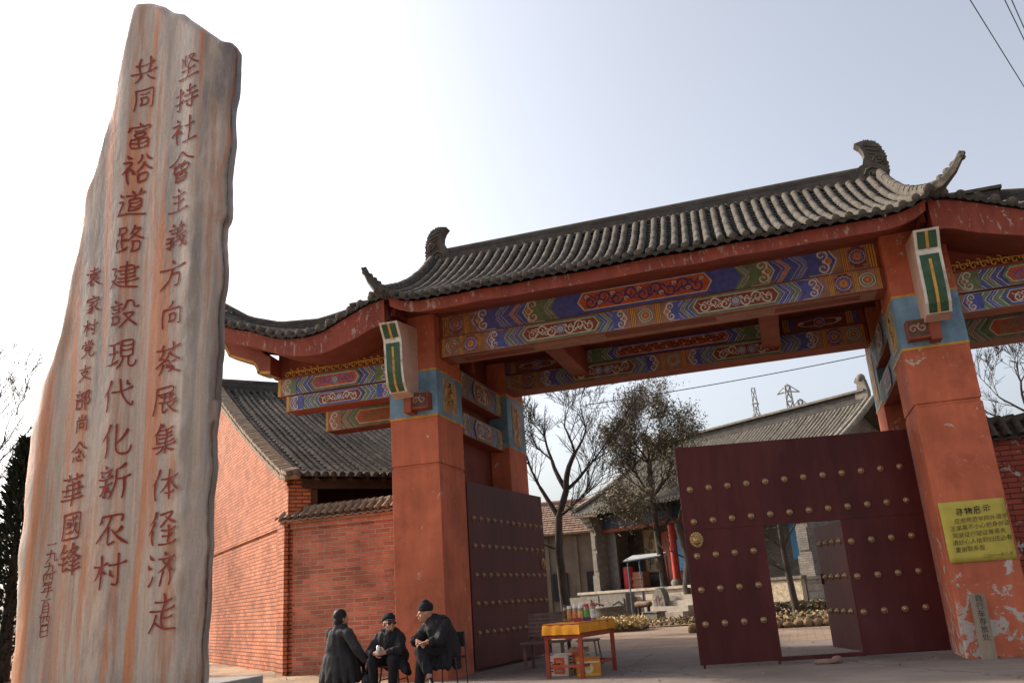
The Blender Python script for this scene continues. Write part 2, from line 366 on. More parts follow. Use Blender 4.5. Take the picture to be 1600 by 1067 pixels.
def wing_beam(p, L, h, fill, sc, edge, a=B_, b=G_):
    p.rect(0, 0, L, h, T_, .5)
    m = L/2
    cartouche(p, m-L*.22, m+L*.22, h*.06, h*.94, edge, fill, sc)
    for d in (-1, 1):
        f = lambda x, y: (m+x*L, m+y*L) if d > 0 else (m-y*L, m-x*L)
        u0, u1 = f(.19, .41); chevrons(p, u0, u1, h*.03, h*.97, d, [a, b, a, a])
        u0, u1 = f(.34, .47); scroll_block(p, u0, u1, h*.03, h*.97, d, b)
        u0, u1 = f(.475, .5); p.rect(u0, 0, u1, h, Y_, 2)

# ------------------------------------------------------------------ tiled roofs
def tile_field(mb, S, us, ns, r, m=0, mp=1, n=6, joint=3, caps=True, drip=True, course=None, rr=random, jit=.016):
    """round cover tiles along s at each u of us, concave pan tiles in stepped courses between them"""
    def nrm(u, s):
        e = 1e-3; a = S(min(u+e, 1), s)-S(max(u-e, -1), s); b = S(u, min(s+e, 1))-S(u, max(s-e, 0))
        q = a.cross(b).normalized()
        return q if q.z > 0 else -q
    for u in us:
        pts = []; fs = []; j0 = rr.random()
        w = rr.uniform(-jit, jit); r0 = r; r = r0*rr.uniform(1-jit*4, 1+jit*4)
        for i in range(ns+1):
            s = i/ns; c = S(u, s); q = nrm(u, s)
            t = (S(u, min(s+.01, 1))-S(u, max(s-.01, 0))).normalized(); x = t.cross(q).normalized()
            for rep in range(2 if (joint and i % joint == 0 and 0 < i < ns) else 1):
                rad = r*(1.0 if rep == 0 else .88)*(1+.05*math.sin(i*3.1+u*40))
                for k in range(n+1):
                    a = PI*k/n
                    pts.append(c+x*(math.cos(a)*rad+w)+q*(math.sin(a)*rad*1.1+r*.15)+t*(.012 if rep else 0))
        rows = len(pts)//(n+1)
        for i in range(rows-1):
            for k in range(n):
                o = i*(n+1)+k; fs.append((o, o+1, o+n+2, o+n+1))
        mb.add(pts, fs, m, True)
        r, r_ = r0, r
        if caps:
            c = S(u, 1); t = (S(u, 1)-S(u, .98)).normalized(); q = nrm(u, 1)
            mb.lathe(c+q*r*.35-t*.01, [(r*1.02, 0), (r*1.05, .03), (r*.8, .035), (r*.3, .05)], 10, m, t)
    for a, b in zip(us[:-1], us[1:]):
        K = 4; C = course or ns
        for i in range(C):
            row = []
            for s, lift in ((i/C, .0), ((i+1)/C, .022)):
                for k in range(K+1):
                    u = a+(b-a)*k/K; q = nrm(u, s)
                    row.append(S(u, s)+q*(lift-.035*(1-(2*k/K-1)**2)))
            mb.add(row, [(k, k+1, K+1+k+1, K+1+k) for k in range(K)], mp, False)
            lip = row[K+1:]; low = [p-nrm((a+b)/2, (i+1)/C)*.03 for p in lip]
            mb.add(lip+low, [(k, k+1, K+1+k+1, K+1+k) for k in range(K)], mp)
        if drip:
            u = (a+b)/2; c = S(u, 1); t = (S(u, 1)-S(u, .98)).normalized(); q = nrm(u, 1); x = t.cross(q).normalized(); d = (S(b, 1)-S(a, 1)).length*.42
            f = t*.02
            dn = (-q+t*.35).normalized()
            mb.prism([c-x*d+f, c+x*d+f, c+x*d*.75+dn*.045+f, c+dn*.085+f, c-x*d*.75+dn*.045+f], t*.02, mp)
def sheet(mb, S, nu, ns, m, off=-.06):
    vs = [S(-1+2*i/nu, j/ns)+Vector((0, 0, off)) for j in range(ns+1) for i in range(nu+1)]
    mb.add(vs, [(j*(nu+1)+i, j*(nu+1)+i+1, (j+1)*(nu+1)+i+1, (j+1)*(nu+1)+i) for j in range(ns) for i in range(nu)], m)
# ------------------------------------------------------------------ ground
def ground():
    conc = mat('worn_concrete', (.195, .155, .132), .9, .22, .6, bump=.006, bs=18, dirt=.55, dirtcol=(.135, .102, .085), crack=.33)
    dirt = mat('sandy_dirt', (.34, .24, .155), .95, .3, 1.2, bump=.03, bs=9, dirt=.3, dirtcol=(.2, .13, .08))
    pav = mat('brick_paving', (.27, .185, .125), .9, .2, .8, bump=.004, bs=20, brick=(.42, .2, (.18, .13, .1), .12), dirt=.2, dirtcol=(.2, .14, .1))
    farm = mat('dry_soil', (.24, .175, .11), .95, .3, .05, bump=.02, bs=3)
    def grid(name, x0, x1, y0, y1, nx, ny, zf, m):
        mb = MB(); vs = [(x0+(x1-x0)*i/nx, y0+(y1-y0)*j/ny, 0) for j in range(ny+1) for i in range(nx+1)]
        vs = [(x, y, zf(x, y)) for x, y, z in vs]
        mb.add(vs, [(j*(nx+1)+i, j*(nx+1)+i+1, (j+1)*(nx+1)+i+1, (j+1)*(nx+1)+i) for j in range(ny) for i in range(nx)], 0, True)
        return tag(mb.build(name, m), kind='structure')
    grid('ground', -900, 900, -300, 1500, 8, 8, lambda x, y: -.03, farm)
    grid('courtyard_paving', -16, 16, 21.9, 34, 4, 4, lambda x, y: -.012, pav)
    # concrete apron: slightly uneven
    grid('concrete_apron', -7.6, 40, -12, 22.0, 60, 40, lambda x, y: .004*mnoise.noise(Vector((x*.5, y*.5, 0))), conc)
    def dz(x, y):
        k = min(1, max(0, (-7.9-x)/2.6)); return -.02+k*(.15+.05*mnoise.noise(Vector((x*.9, y*.9, 3)))+.025*mnoise.noise(Vector((x*3, y*3, 1))))
    grid('dirt_bank', -30, -7.4, -8, 30, 120, 160, dz, dirt)
ground()

# ------------------------------------------------------------------ the gateway
CX = -2.06
gate = thing('gateway', (CX, 17.3, 0), 'large red gateway with painted beams and grey tiled roofs standing open', 'gate')
def mx(x, s): return CX+s*(x-CX)
def mpt(p, s): return (CX+s*(p[0]-CX), p[1], p[2])

def pillar(s, x0, x1, y0, y1, zr, zb, ztop, plaque, m):
    a, b = mx(x0, s), mx(x1, s)
    mb = MB()
    mb.box(a, y0, -.05, b, y1, 4.02 if y0 < 16 else zr)
    if y0 < 16:
        mb.box(mx(x0+.02, s), y0+.02, 4.02, mx(x1-.02, s), y1-.02, 4.08); mb.box(a, y0, 4.08, b, y1, zr)
    mb.box(a, y0, zb, b, y1, ztop)
    o = mb.build('pillar', m, gate, bevel=.012)
    bd = MB(); e = .006
    bd.box(mx(x0-e, s), y0-e, zr, mx(x1+e, s), y1+e, zb, 0)
    bd.box(mx(x0-2*e, s), y0-2*e, zr-.02, mx(x1+2*e, s), y1+2*e, zr+.025, 1)
    bd.box(mx(x0-2*e, s), y0-2*e, zb-.03, mx(x1+2*e, s), y1+2*e, zb+.01, 1)
    bd.build('painted_band', [BLUEP, GOLD], o)
    if plaque:
        q = MB(); xx = mx(x1+e, s)
        p = Paint(q, (xx, (y0+y1)/2-.36, zr+.12), (0, 1, 0), (0, 0, 1), (s, 0, 0))
        h = zb-zr-.25
        q.box(xx-s*.01, (y0+y1)/2-.36, zr+.12, xx+s*.012, (y0+y1)/2+.36, zr+.12+h, 6)
        p.rect(.04, .04, .68, h-.04, 9, 6); p.rect(.07, .07, .65, h-.07, 6, 7)
        # a small brush figure on the plaque
        c = .36; rr = random.Random(int(x0*10)+s)
        for k in range(9):
            u = c+rr.uniform(-.15, .15); v = h*(.15+.075*k)
            p.line([(u, v), (u+rr.uniform(-.12, .12), v+.05), (u+rr.uniform(-.1, .1), v+.13)], [.03, .05, .015], 8, 8)
        p.disc(c, h*.86, .05, 8, 8)
        q.build('plaque', PAL, o)
    return o
for s in (1, -1):
    pillar(s, -7.5, -6.45, 15.6, 17.0, 5.05, 6.03, 7.3, True, RED if s > 0 else REDW)
    pillar(s, *((-6.85, -6.35) if s > 0 else (-6.99, -6.49)), 19.95, 21.4, 5.0, 6.35, 7.2, True, RED)

def plain(name, bxs, m, parent=gate, bev=.008):
    mb = MB()
    for bx in bxs: mb.box(*bx)
    return mb.build(name, m, parent, bevel=bev)
XL, XR = -6.45, mx(-6.45, -1)
L2 = (XR-XL)/2
# front beams (painted on the face towards the street)
def beam(name, y0, y1, z0, z1, fn, half=L2, cx=CX, under=None):
    mb = MB(); mb.box(cx-half, y0, z0, cx+half, y1, z1, 0)
    p = Paint(mb, (cx, y0-.001, z0), (1, 0, 0), (0, 0, 1), (0, -1, 0))
    fn(p, half*.985, z1-z0)
    if under:
        q = Paint(mb, (cx, y0, z0-.001), (1, 0, 0), (0, 1, 0), (0, 0, -1)); under(q, half, y1-y0)
    return mb.build(name, PAL, gate)
def under_stain(q, hf, d):
    q.rect(-hf*.96, d*.1, hf*.96, d*.9, T_, 1)
    q.rect(-hf*.2, d*.15, hf*.3, d*.6, M_, 2)
    for d2 in (-1, 1): q.rect(min(d2*hf*.55, d2*hf*.9), d*.3, max(d2*hf*.55, d2*hf*.9), d*.75, M_, 2)
beam('beam', 15.9, 16.5, 6.74, 7.27, big_beam)
beam('beam', 15.84, 16.5, 6.30, 6.71, lower_beam, under=under_stain)
plain('batten', [(XL+.02, 15.88, 6.71, XR-.02, 16.4, 6.742)], REDT)
# rear beams
LB = 4.4
def rear_big(p, Lh, h):
    p.rect(-Lh, 0, Lh, h, M_, 1)
    cartouche(p, -Lh*.33, Lh*.33, h*.05, h*.95, B_, O_, K_, 1)
    for d in (-1, 1):
        f = lambda a, b: (a*Lh, b*Lh) if d > 0 else (-b*Lh, -a*Lh)
        u0, u1 = f(.30, .44); chevrons(p, u0, u1, h*.02, h*.98, d, [B_, G_, G_])
        u0, u1 = f(.40, .54); scroll_block(p, u0, u1, h*.02, h*.98, d, G_)
        u0, u1 = f(.60, .635); gold_bars(p, u0, u1, h*.1, h)
        u0, u1 = f(.64, .655); p.rect(u0, h*.1, u1, h, B_, 2)
        c = d*.79*Lh
        p.disc(c, h*.5, .5, W_, 2, 8, h*.26); p.disc(c, h*.5, .46, M_, 3, 8, h*.22); flower(p, c, h*.5, h*.36, B_, O_, Y_, 4)
        for e in (-1, 1): p.spiral(c+e*.42, h*.5, h*.16, 0, 1, .04, W_, 5)
        u0, u1 = f(.925, .96); gold_bars(p, u0, u1, h*.1, h); u0, u1 = f(.965, .98); p.rect(u0, h*.1, u1, h, B_, 2)
beam('beam', 20.02, 20.6, 6.86, 7.2, rear_big, LB)
beam('beam', 19.96, 20.6, 6.40, 6.83, lower_beam, LB)
# cross beams and ceiling between the two rows
for s in (1, -1):
    x = mx(-4.35, s)
    plain('cross_beam', [(x-.2, 16.5, 6.55, x+.2, 20.0, 7.15)], REDT)
    mb = MB(); mb.box(x-.205, 19.84, 6.86, x+.205, 19.955, 7.1, 9)
    p = Paint(mb, (x, 19.839, 6.86), (1, 0, 0), (0, 0, 1), (0, -1, 0))
    for v, m in ((.03, B_), (.09, W_), (.15, B_), (.21, W_)): p.line([(-.2, v), (-.08, v+.03), (0, v), (.08, v+.03), (.2, v)], .03, m, 2)
    mb.build('beam_seat', PAL, gate)
    # side beams between front pillar and rear column
    xa = mx(-6.85, s); xb = mx(-6.5, s)
    mb = MB(); mb.box(xa, 17.0, 5.75, xb, 19.95, 6.35, 0); mb.box(xa, 17.0, 4.9, xb, 19.95, 5.4, 0)
    for z0, h in ((5.75, .6), (4.9, .5)):
        p = Paint(mb, (xb+s*.001, 17.0 if s > 0 else 19.95, z0), (0, s, 0), (0, 0, 1), (s, 0, 0))
        wing_beam(p, 2.95, h, M_, W_, G_)
    mb.build('side_beam', PAL, gate)
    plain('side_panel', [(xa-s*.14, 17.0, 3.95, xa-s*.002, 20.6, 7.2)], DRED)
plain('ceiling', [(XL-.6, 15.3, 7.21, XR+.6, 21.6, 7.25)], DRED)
plain('post', [(XL-.35, 15.62, 7.25, XL+.2, 16.6, 7.4)], REDT)

# ---- main roof
def Sm(front):
    sg = 1 if front else -1
    def S(u, s):
        W = 5.17-.14*s
        c = max(0, (abs(u)-.86)/.14)
        z = 9.37-2.17*(1.32*s-.32*s*s)+.2*s*s*c*c
        y = 18.2-sg*(.28+3.52*s+.12*s*s*c*c)
        return Vector((CX-.16*(1-s)+.07*s+u*W, y, z+.022*mnoise.noise(Vector((u*7, s*2.5, 5)))))
    return S
mb = MB(); us = [-1+2*i/47 for i in range(48)]
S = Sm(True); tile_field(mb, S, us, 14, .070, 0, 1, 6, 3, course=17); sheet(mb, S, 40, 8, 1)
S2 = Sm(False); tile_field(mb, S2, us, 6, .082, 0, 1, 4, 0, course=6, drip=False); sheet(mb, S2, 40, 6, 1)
for sgn in (-1, 1):                                   # steep little end slopes
    n = 10; a = [S(sgn, i/n) for i in range(n+1)]; b = [S2(sgn, i/n) for i in range(n+1)]
    mb.add(a+b, [(i, i+1, n+1+i+1, n+1+i) for i in range(n)], 1)
    for k in range(9):
        t = (k+.5)/9
        mb.tube([a[i].lerp(b[i], t)+Vector((sgn*.02, 0, .03)) for i in range(1, n+1)], .07, 6, 0)
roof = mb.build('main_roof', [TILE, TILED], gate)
# fascia and soffit under the eaves
mb = MB()
def fascia_run(yf, yb, z_off):
    n = 48; F0, F1, Bk = [], [], []
    for i in range(n+1):
        u = -1+2*i/n; e = Sm(True)(u, 1); k = max(0, (abs(u)-.86)/.14)
        F0.append(Vector((e.x*.99+CX*.01, yf+.0, e.z-.06))); F1.append(Vector((e.x*.985+CX*.015, yf+.02, e.z-.29+.03*k))); Bk.append(Vector((e.x*.97+CX*.03, yb, 7.27+.1*k)))
    mb.add(F0+F1+Bk, [(i, i+1, n+1+i+1, n+1+i) for i in range(n)], 0)
    mb.add(F1+Bk, [(i, i+1, n+1+i+1, n+1+i) for i in range(n)], 1)
    # thickness behind
    T = [p+Vector((0, .12, 0)) for p in F0]; mb.add(F0+T, [(i, i+1, n+1+i+1, n+1+i) for i in range(n)], 0)
    for q in (0, n): mb.add([F0[q], F1[q], Bk[q], Bk[q]+Vector((0, 0, .2))], [(0, 1, 2, 3)], 0)
fascia_run(14.52, 15.9, 0)
mb.build('fascia', [FASC, REDT], gate)
mb = MB(); mb.box(CX-5.2, 21.2, 6.95, CX+5.2, 21.6, 7.25); mb.build('rear_fascia', FASC, gate)
# small end walls closing the roof space
for s in (1, -1):
    mb = MB(); x = mx(-7.15, s)
    mb.prism([(x, 15.0, 7.1), (x, 21.4, 7.1), (x, 21.4, 7.25), (x, 18.4, 8.9), (x, 18.0, 8.9), (x, 15.0, 7.25)], (s*.1, 0, 0))
    mb.build('end_wall', FASC, gate)
# ridge with end ornaments and corner flicks
rg = MB()
RX = CX-.16
rg.box(RX-4.97, 18.08, 9.2, RX+4.97, 18.32, 9.72, 0)
rg.tube([(RX-4.97, 18.2, 9.76), (RX+4.97, 18.2, 9.76)], .085, 8, 1)
rg.box(RX-4.98, 18.04, 9.37, RX+4.98, 18.36, 9.41, 1)
for i in range(47):                                     # scalloped course where the tiles meet the ridge
    x = RX-5.08+10.16*(i+.5)/47
    rg.tube([(x-.09, 17.94, 9.39), (x, 17.94, 9.46), (x+.09, 17.94, 9.39)], .028, 5, 1)
    rg.tube([(x-.10, 17.92, 9.43), (x-.10, 18.06, 9.45)], .07, 7, 1)
rg.build('ridge', [RIDGE, TILE], roof)
CHI = [(0, 0), (-.02, .3), (-.03, .62), (.02, .85), (.1, 1.0), (.22, 1.07), (.36, 1.09), (.5, 1.06), (.42, .97), (.37, .86), (.36, .74), (.40, .66), (.42, .58), (.48, .56), (.54, .5), (.54, 0)]
def ridge_ornament(bx, s, z0, y0, sc=1.0, parent=roof, th=.26, m=TILE):
    mb = MB(); P = []
    for i, (x, z) in enumerate(CHI):
        P.append((x, z))
        if 1 <= i < 6:                                  # serrated back fin
            nx, nz = CHI[i+1]; ox, oz = -(nz-z), (nx-x); l = math.hypot(ox, oz)
            for t in (.2, .45, .7):
                P.append((x+(nx-x)*t+ox/l*.03, z+(nz-z)*t+oz/l*.03)); P.append((x+(nx-x)*(t+.12), z+(nz-z)*(t+.12)))
    mb.prism([(bx+s*x*sc, y0-th/2, z0+z*sc) for x, z in P], (0, th, 0), 0)
    for sd in (-1, 1):                                  # carved scrolls and eye in relief
        yy = y0+sd*th/2
        for (u, v, r) in ((.26, .34, .17), (.12, .62, .1), (.3, .14, .12)):
            pts = [(bx+s*(u+r*(1-t/16)*math.cos(t*.75))*sc, yy+sd*.01, z0+(v+r*(1-t/16)*math.sin(t*.75))*sc) for t in range(15)]
            mb.tube(pts, .026*sc, 5, 0)
        mb.ball((bx+s*.25*sc, yy, z0+.34*sc), .05*sc, 8, 6)
        for k in range(5): mb.tube([(bx+s*(.02+k*.02)*sc, yy+sd*.008, z0+(.5+k*.1)*sc), (bx+s*(.22+k*.03)*sc, yy+sd*.008, z0+(.62+k*.09)*sc)], .018*sc, 4, 0)
    return mb.build('ridge_ornament', m, parent)
for s in (1, -1): ridge_ornament(RX-s*5.36, s, 9.2, 18.2, 1.1)
for s in (1, -1):
    mb = MB(); path = [Sm(True)(-1, t) for t in (0, .25, .5, .7, .85)]
    path += [Vector((-7.28, 14.34, 7.42)), Vector((-7.32, 14.24, 7.54)), Vector((-7.35, 14.18, 7.7)), Vector((-7.40, 14.1, 7.9))]
    path = [Sm(True)(-s, t) for t in (0, .25, .5, .7, .85)]+[Vector((CX+.1-s*(q[0] if s < 0 else q[0]*.6+2.02), q[1], q[2])) for q in ((5.03, 14.36, 7.38), (5.2, 14.3, 7.46), (5.38, 14.25, 7.64), (5.56, 14.2, 7.92))]
    w = [.1]*5+[.1, .085, .07, .05]; hh = [.22, .2, .18, .16, .15, .15, .11, .08, .05]
    L = []
    for i, p in enumerate(path):
        t = (path[min(i+1, 8)]-path[max(i-1, 0)]).normalized(); sd = t.cross(Vector((0, 0, 1))).normalized()
        up = sd.cross(t).normalized(); up = up if up.z > 0 else -up
        L += [p-sd*w[i]-up*.08, p+sd*w[i]-up*.08, p+sd*w[i]*.8+up*(hh[i]-.08), p-sd*w[i]*.8+up*(hh[i]-.08)]
    mb.add(L, [(i*4+k, i*4+(k+1) % 4, (i+1)*4+(k+1) % 4, (i+1)*4+k) for i in range(8) for k in range(4)]+[(0, 1, 2, 3), (32, 35, 34, 33)], 0)
    for i in range(8):                                  # short cap tiles, each a little proud of the next
        a, b = path[i]+Vector((0, 0, hh[i]-.07)), path[i+1]+Vector((0, 0, hh[i+1]-.07)); q = [.085, .085, .085, .08, .075, .065, .05, .04][i]
        for h0, h1 in ((0, .52), (.5, 1.03)): mb.tube([a.lerp(b, h0), a.lerp(b, h1)], [q*.9, q*1.05], 7, 0)
    for k in range(5):                                  # jagged leaves hanging under the flick
        q = path[4].lerp(path[8], .3+.17*k); mb.ball(q-Vector((0, .0, .1)), (.08, .08, .1-.01*k), 6, 4)
    mb.build('hip_ridge', TILE, roof)
# ------------------------------------------------------------------ side wings
RIDGEZ = [(-12.4, 8.78), (-11.58, 8.25), (-10.71, 7.97), (-9.68, 7.88), (-9.34, 7.92), (-8.0, 8.12), (-7.1, 8.12)]
EAVE = [(-12.1, 8.1), (-11.5, 7.74), (-10.86, 7.38), (-10.31, 7.22), (-9.79, 7.0), (-9.52, 6.92), (-9.0, 6.88), (-8.59, 6.93), (-8.19, 7.1), (-7.79, 7.26), (-7.45, 7.38), (-7.2, 7.4)]
FBOT = [(-12.1, 7.8), (-11.5, 7.42), (-10.86, 7.02), (-10.31, 6.88), (-9.79, 6.66), (-9.52, 6.55), (-9.0, 6.46), (-8.59, 6.45), (-8.19, 6.56), (-7.79, 6.68), (-7.5, 6.81), (-7.2, 6.87)]
def interp(tab, x):
    for (a, za), (b, zb) in zip(tab[:-1], tab[1:]):
        if x <= b or b == tab[-1][0]:
            t = max(0, min(1, (x-a)/(b-a))); return za+(zb-za)*t
YE = 14.72
def wing(s):
    x0, x1 = -12.05, -7.2
    def S(u, t):
        x = x0+(x1-x0)*(u+1)/2
        return Vector((mx(x, s), 16.45-(16.45-YE)*t, interp(EAVE, x)+.05+max(.2, interp(RIDGEZ, x)-.36-interp(EAVE, x))*(1-t)**1.2))
    def Sb(u, t):
        p = S(u, t); p.y = 32.9-p.y; return p
    n = 20; us = [-1+2*i/n for i in range(n+1)]
    mb = MB(); tile_field(mb, S, us, 8, .08, 0, 1, 6, 4, course=9); sheet(mb, S, 24, 6, 1)
    tile_field(mb, Sb, us, 4, .08, 0, 1, 4, 0, course=4, drip=False); sheet(mb, Sb, 24, 4, 1)
    for uu in (-1, 1):                                  # gable verges: half round tiles laid across
        for T in (S, Sb):
            for k in range(9):
                a = T(uu, (k+.5)/9); mb.tube([a+Vector((-.1, 0, .03)), a+Vector((.1, 0, .05))], .075, 7, 0)
    wr = mb.build('wing_roof', [TILE, TILED], gate)
    # ridge
    rb = MB(); K = 24
    P = [Vector((mx(x0-.25+(x1+.1-x0+.25)*i/K, s), 16.45, interp(RIDGEZ, x0-.25+(x1+.1-x0+.25)*i/K)-.33)) for i in range(K+1)]
    for i in range(K):
        a, b = P[i], P[i+1]
        rb.add([a+Vector((0, dy, dz)) for dy in (-.11, .11) for dz in (-.1, .26)]+[b+Vector((0, dy, dz)) for dy in (-.11, .11) for dz in (-.1, .26)],
               [(0, 1, 5, 4), (2, 6, 7, 3), (1, 3, 7, 5), (0, 4, 6, 2), (0, 2, 3, 1), (4, 5, 7, 6)], 0)
    rb.tube([p+Vector((0, 0, .29)) for p in P], .07, 7, 1)
    rb.box(mx(-8.7, s), 16.25, 7.5, mx(-7.7, s), 16.65, 7.98, 0); rb.box(mx(-8.75, s), 16.2, 7.98, mx(-7.65, s), 16.7, 8.04, 1)
    rb.build('ridge', [RIDGE, TILE], wr)
    # fascia: front board following the curve, returned at the inner end
    fb = MB(); n = 30
    F0, F1, B1 = [], [], []
    for i in range(n+1):
        x = x0+(x1+.02-x0)*i/n
        F0.append(Vector((mx(x, s), YE+.03, interp(EAVE, x)-.03))); F1.append(Vector((mx(x, s), YE+.05, interp(FBOT, x)))); B1.append(Vector((mx(x, s), 15.88, interp(FBOT, x)+.06)))
    q = lambda A, Bq, m: fb.add(A+Bq, [(i, i+1, n+1+i+1, n+1+i) for i in range(n)], m)
    q(F0, F1, 0); q(F1, B1, 1); q(F0, [p+Vector((0, .1, 0)) for p in F0], 0)
    # inner return wall (faces the gateway)
    xi = mx(x1+.02, s)
    fb.prism([(xi, YE+.03, 7.39), (xi, 15.62, 7.62), (xi, 15.62, 6.2), (xi, YE+.45, 6.35), (xi, YE+.05, 6.86)], (-s*.09, 0, 0), 0)
    # outer end closed
    xo = mx(x0, s); fb.prism([(xo, YE+.03, 8.0), (xo, 16.4, 8.3), (xo, 18.0, 8.0), (xo, 18, 7.8), (xo, YE+.05, 7.8)], (s*.08, 0, 0), 0)
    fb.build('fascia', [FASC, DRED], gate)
    # back of the wing
    mb = MB(); mb.box(mx(-10.9, s), 17.95, 6.5, mx(-6.5, s), 18.1, 7.3); mb.build('wing_wall', REDT, gate)
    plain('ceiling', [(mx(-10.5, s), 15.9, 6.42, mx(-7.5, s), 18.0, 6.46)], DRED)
    # return roof edge: short tiles down the inner side
    mb = MB()
    for k in range(7):
        y = YE+.05+(15.75-YE)*k/7
        z = 7.44+.24*k/7
        mb.tube([(mx(-7.5, s), y, z+.12), (mx(-7.12, s), y, z)], .07, 7, 0)
        mb.lathe((mx(-7.12, s), y, z), [(.07, 0), (.075, .03), (.04, .04)], 8, 0, (s, 0, -.3))
        mb.box(mx(-7.4, s), y+.04, z-.06, mx(-7.14, s), y+.12, z+.0, 1)
    mb.build('return_tiles', [TILE, TILED], wr)
    # painted beams of the wing
    def wb(xa, xb, y0, y1, z0, z1, fill, sc, edge, a, b):
        mb = MB(); mb.box(mx(xa, s), y0, z0, mx(xb, s), y1, z1, 0)
        o = min(mx(xa, s), mx(xb, s)); p = Paint(mb, (o, y0-.001, z0), (1, 0, 0), (0, 0, 1), (0, -1, 0))
        wing_beam(p, abs(xb-xa), z1-z0, fill, sc, edge, a, b)
        mb.build('beam', PAL, gate)
    wb(-10.38, -7.5, 15.9, 16.35, 6.0, 6.4, O_, B_, G_, B_, G_)
    wb(-10.15, -7.5, 15.88, 16.35, 5.63, 5.97, M_, W_, B_, G_, B_)
    wb(-10.3, -7.5, 17.6, 18.0, 5.95, 6.4, M_, W_, B_, B_, G_)
    wb(-10.1, -7.5, 17.5, 18.0, 5.45, 5.92, O_, G_, G_, G_, T_)
    fz = MB(); xs = [-10.42+2.95*i/12 for i in range(13)]
    fz.prism([(mx(x, s), 15.96, 6.39) for x in (-10.42, -7.47)]+[(mx(x, s), 15.96, interp(FBOT, x)+.30) for x in xs[::-1]], (0, .1, 0)); fz.build('frieze_board', REDT, gate)
    # gilded scroll fringe above the beams
    mb = MB(); p = Paint(mb, (min(mx(-10.2, s), mx(-7.5, s)), 15.86, 6.4), (1, 0, 0), (0, 0, 1), (0, -1, 0))
    for k in range(16):
        u = .08+k*.165; p.spiral(u, .06, .075, 0, 1.2, .03, 0, 1, 1, 12); p.spiral(u+.08, .13, .05, 2, 1, .025, 0, 1, -1, 10)
    mb.box(mx(-10.25, s), 15.862, 6.38, mx(-7.5, s), 15.9, 6.42, 1)
    mb.build('scroll_fringe', [GOLD, REDT], gate)
    # stepped bracket at the outer end, edge painted green and white
    prof = [(-10.3, 6.42), (-10.62, 6.47), (-10.66, 6.6), (-10.74, 6.72), (-11.0, 6.82), (-11.38, 6.98), (-11.5, 7.2), (-11.66, 7.5), (-11.3, 7.5), (-10.3, 6.8)]
    mb = MB(); y0, y1 = 15.45, 15.9
    mb.prism([(mx(x, s), y0, z) for x, z in prof], (0, y1-y0, 0), 0)
    for i in range(7):
        (xa, za), (xb, zb) = prof[i], prof[i+1]
        dx, dz = xb-xa, zb-za; l = math.hypot(dx, dz); nx, nz = (dz/l, -dx/l)
        if nz > 0.3 or nx > .5: nx, nz = -nx, -nz
        for lay, (fa, fb2), mm in ((1, (0, 1), 3), (2, (.14, .86), 2), (3, (.46, .54), 6)):
            f = lay*.004
            mb.add([(mx(xa+nx*f, s), y0+(y1-y0)*fa, za+nz*f), (mx(xb+nx*f, s), y0+(y1-y0)*fa, zb+nz*f), (mx(xb+nx*f, s), y0+(y1-y0)*fb2, zb+nz*f), (mx(xa+nx*f, s), y0+(y1-y0)*fb2, za+nz*f)], [(0, 1, 2, 3)], mm)
        # gilded line on the street face along the edge
        mb.add([(mx(xa, s), y0-.004, za), (mx(xb, s), y0-.004, zb), (mx(xb-nx*.06, s), y0-.004, zb-nz*.06), (mx(xa-nx*.06, s), y0-.004, za-nz*.06)], [(0, 1, 2, 3)], 6)
    mb.build('end_bracket', PAL, gate)
    # corbel: boxed bracket with dark green panels
    mb = MB(); xa, xb = -7.24, -6.84
    prf = [(15.62, 6.95), (14.62, 6.84), (14.82, 6.52), (14.86, 5.85), (14.92, 5.62), (15.04, 5.47), (15.3, 5.40), (15.62, 5.52)]
    mb.prism([(mx(xa, s), y, z) for y, z in prf], (s*(xb-xa), 0, 0), 0)
    for i in (1, 2, 3, 4):
        (ya, za), (yb, zb) = prf[i], prf[i+1]
        dy, dz = yb-ya, zb-za; l = math.hypot(dy, dz); ny, nz = dz/l, -dy/l
        if ny > 0: ny, nz = -ny, -nz
        e0 = .1 if i in (1, 2) else 0; e1 = .1 if i in (1, 4) else 0
        for lay, (ua, ub), (ta, tb), mm in ((1, (0, 1), (0, 1), 1), (2, (.12, .88), (e0, 1-e1), 2), (3, (.44, .56), (e0*2.2 if i == 2 else e0, 1-e1), 3)):
            f = lay*.004
            P = lambda u, t: (mx(xa+(xb-xa)*u, s), ya+dy*t+ny*f, za+dz*t+nz*f)
            mb.add([P(ua, ta), P(ub, ta), P(ub, tb), P(ua, tb)], [(0, 1, 2, 3)], mm)
    # thin red tail under it
    mb.box(mx(-7.06, s), 15.3, 5.1, mx(-6.9, s), 15.6, 5.5, 4); mb.box(mx(-6.9, s), 15.34, 5.16, mx(-6.55, s), 15.594, 5.5, 4)
    p = Paint(mb, (min(mx(-6.9, s), mx(-6.55, s)), 15.338, 5.18), (1, 0, 0), (0, 0, 1), (0, -1, 0))
    p.rect(.02, .02, .33, .3, 5, 1); p.spiral(.1, .15, .08, 0, 1.2, .035, 6, 2); p.spiral(.24, .17, .08, 2, 1.2, .035, 6, 2)
    mb.build('corbel', [PINKW, CW, DGREEN, GOLD, REDT, mat('brown_carved_panel', (.09, .05, .035), .8, .3, 6), CT], gate)
for s in (1, -1): wing(s)

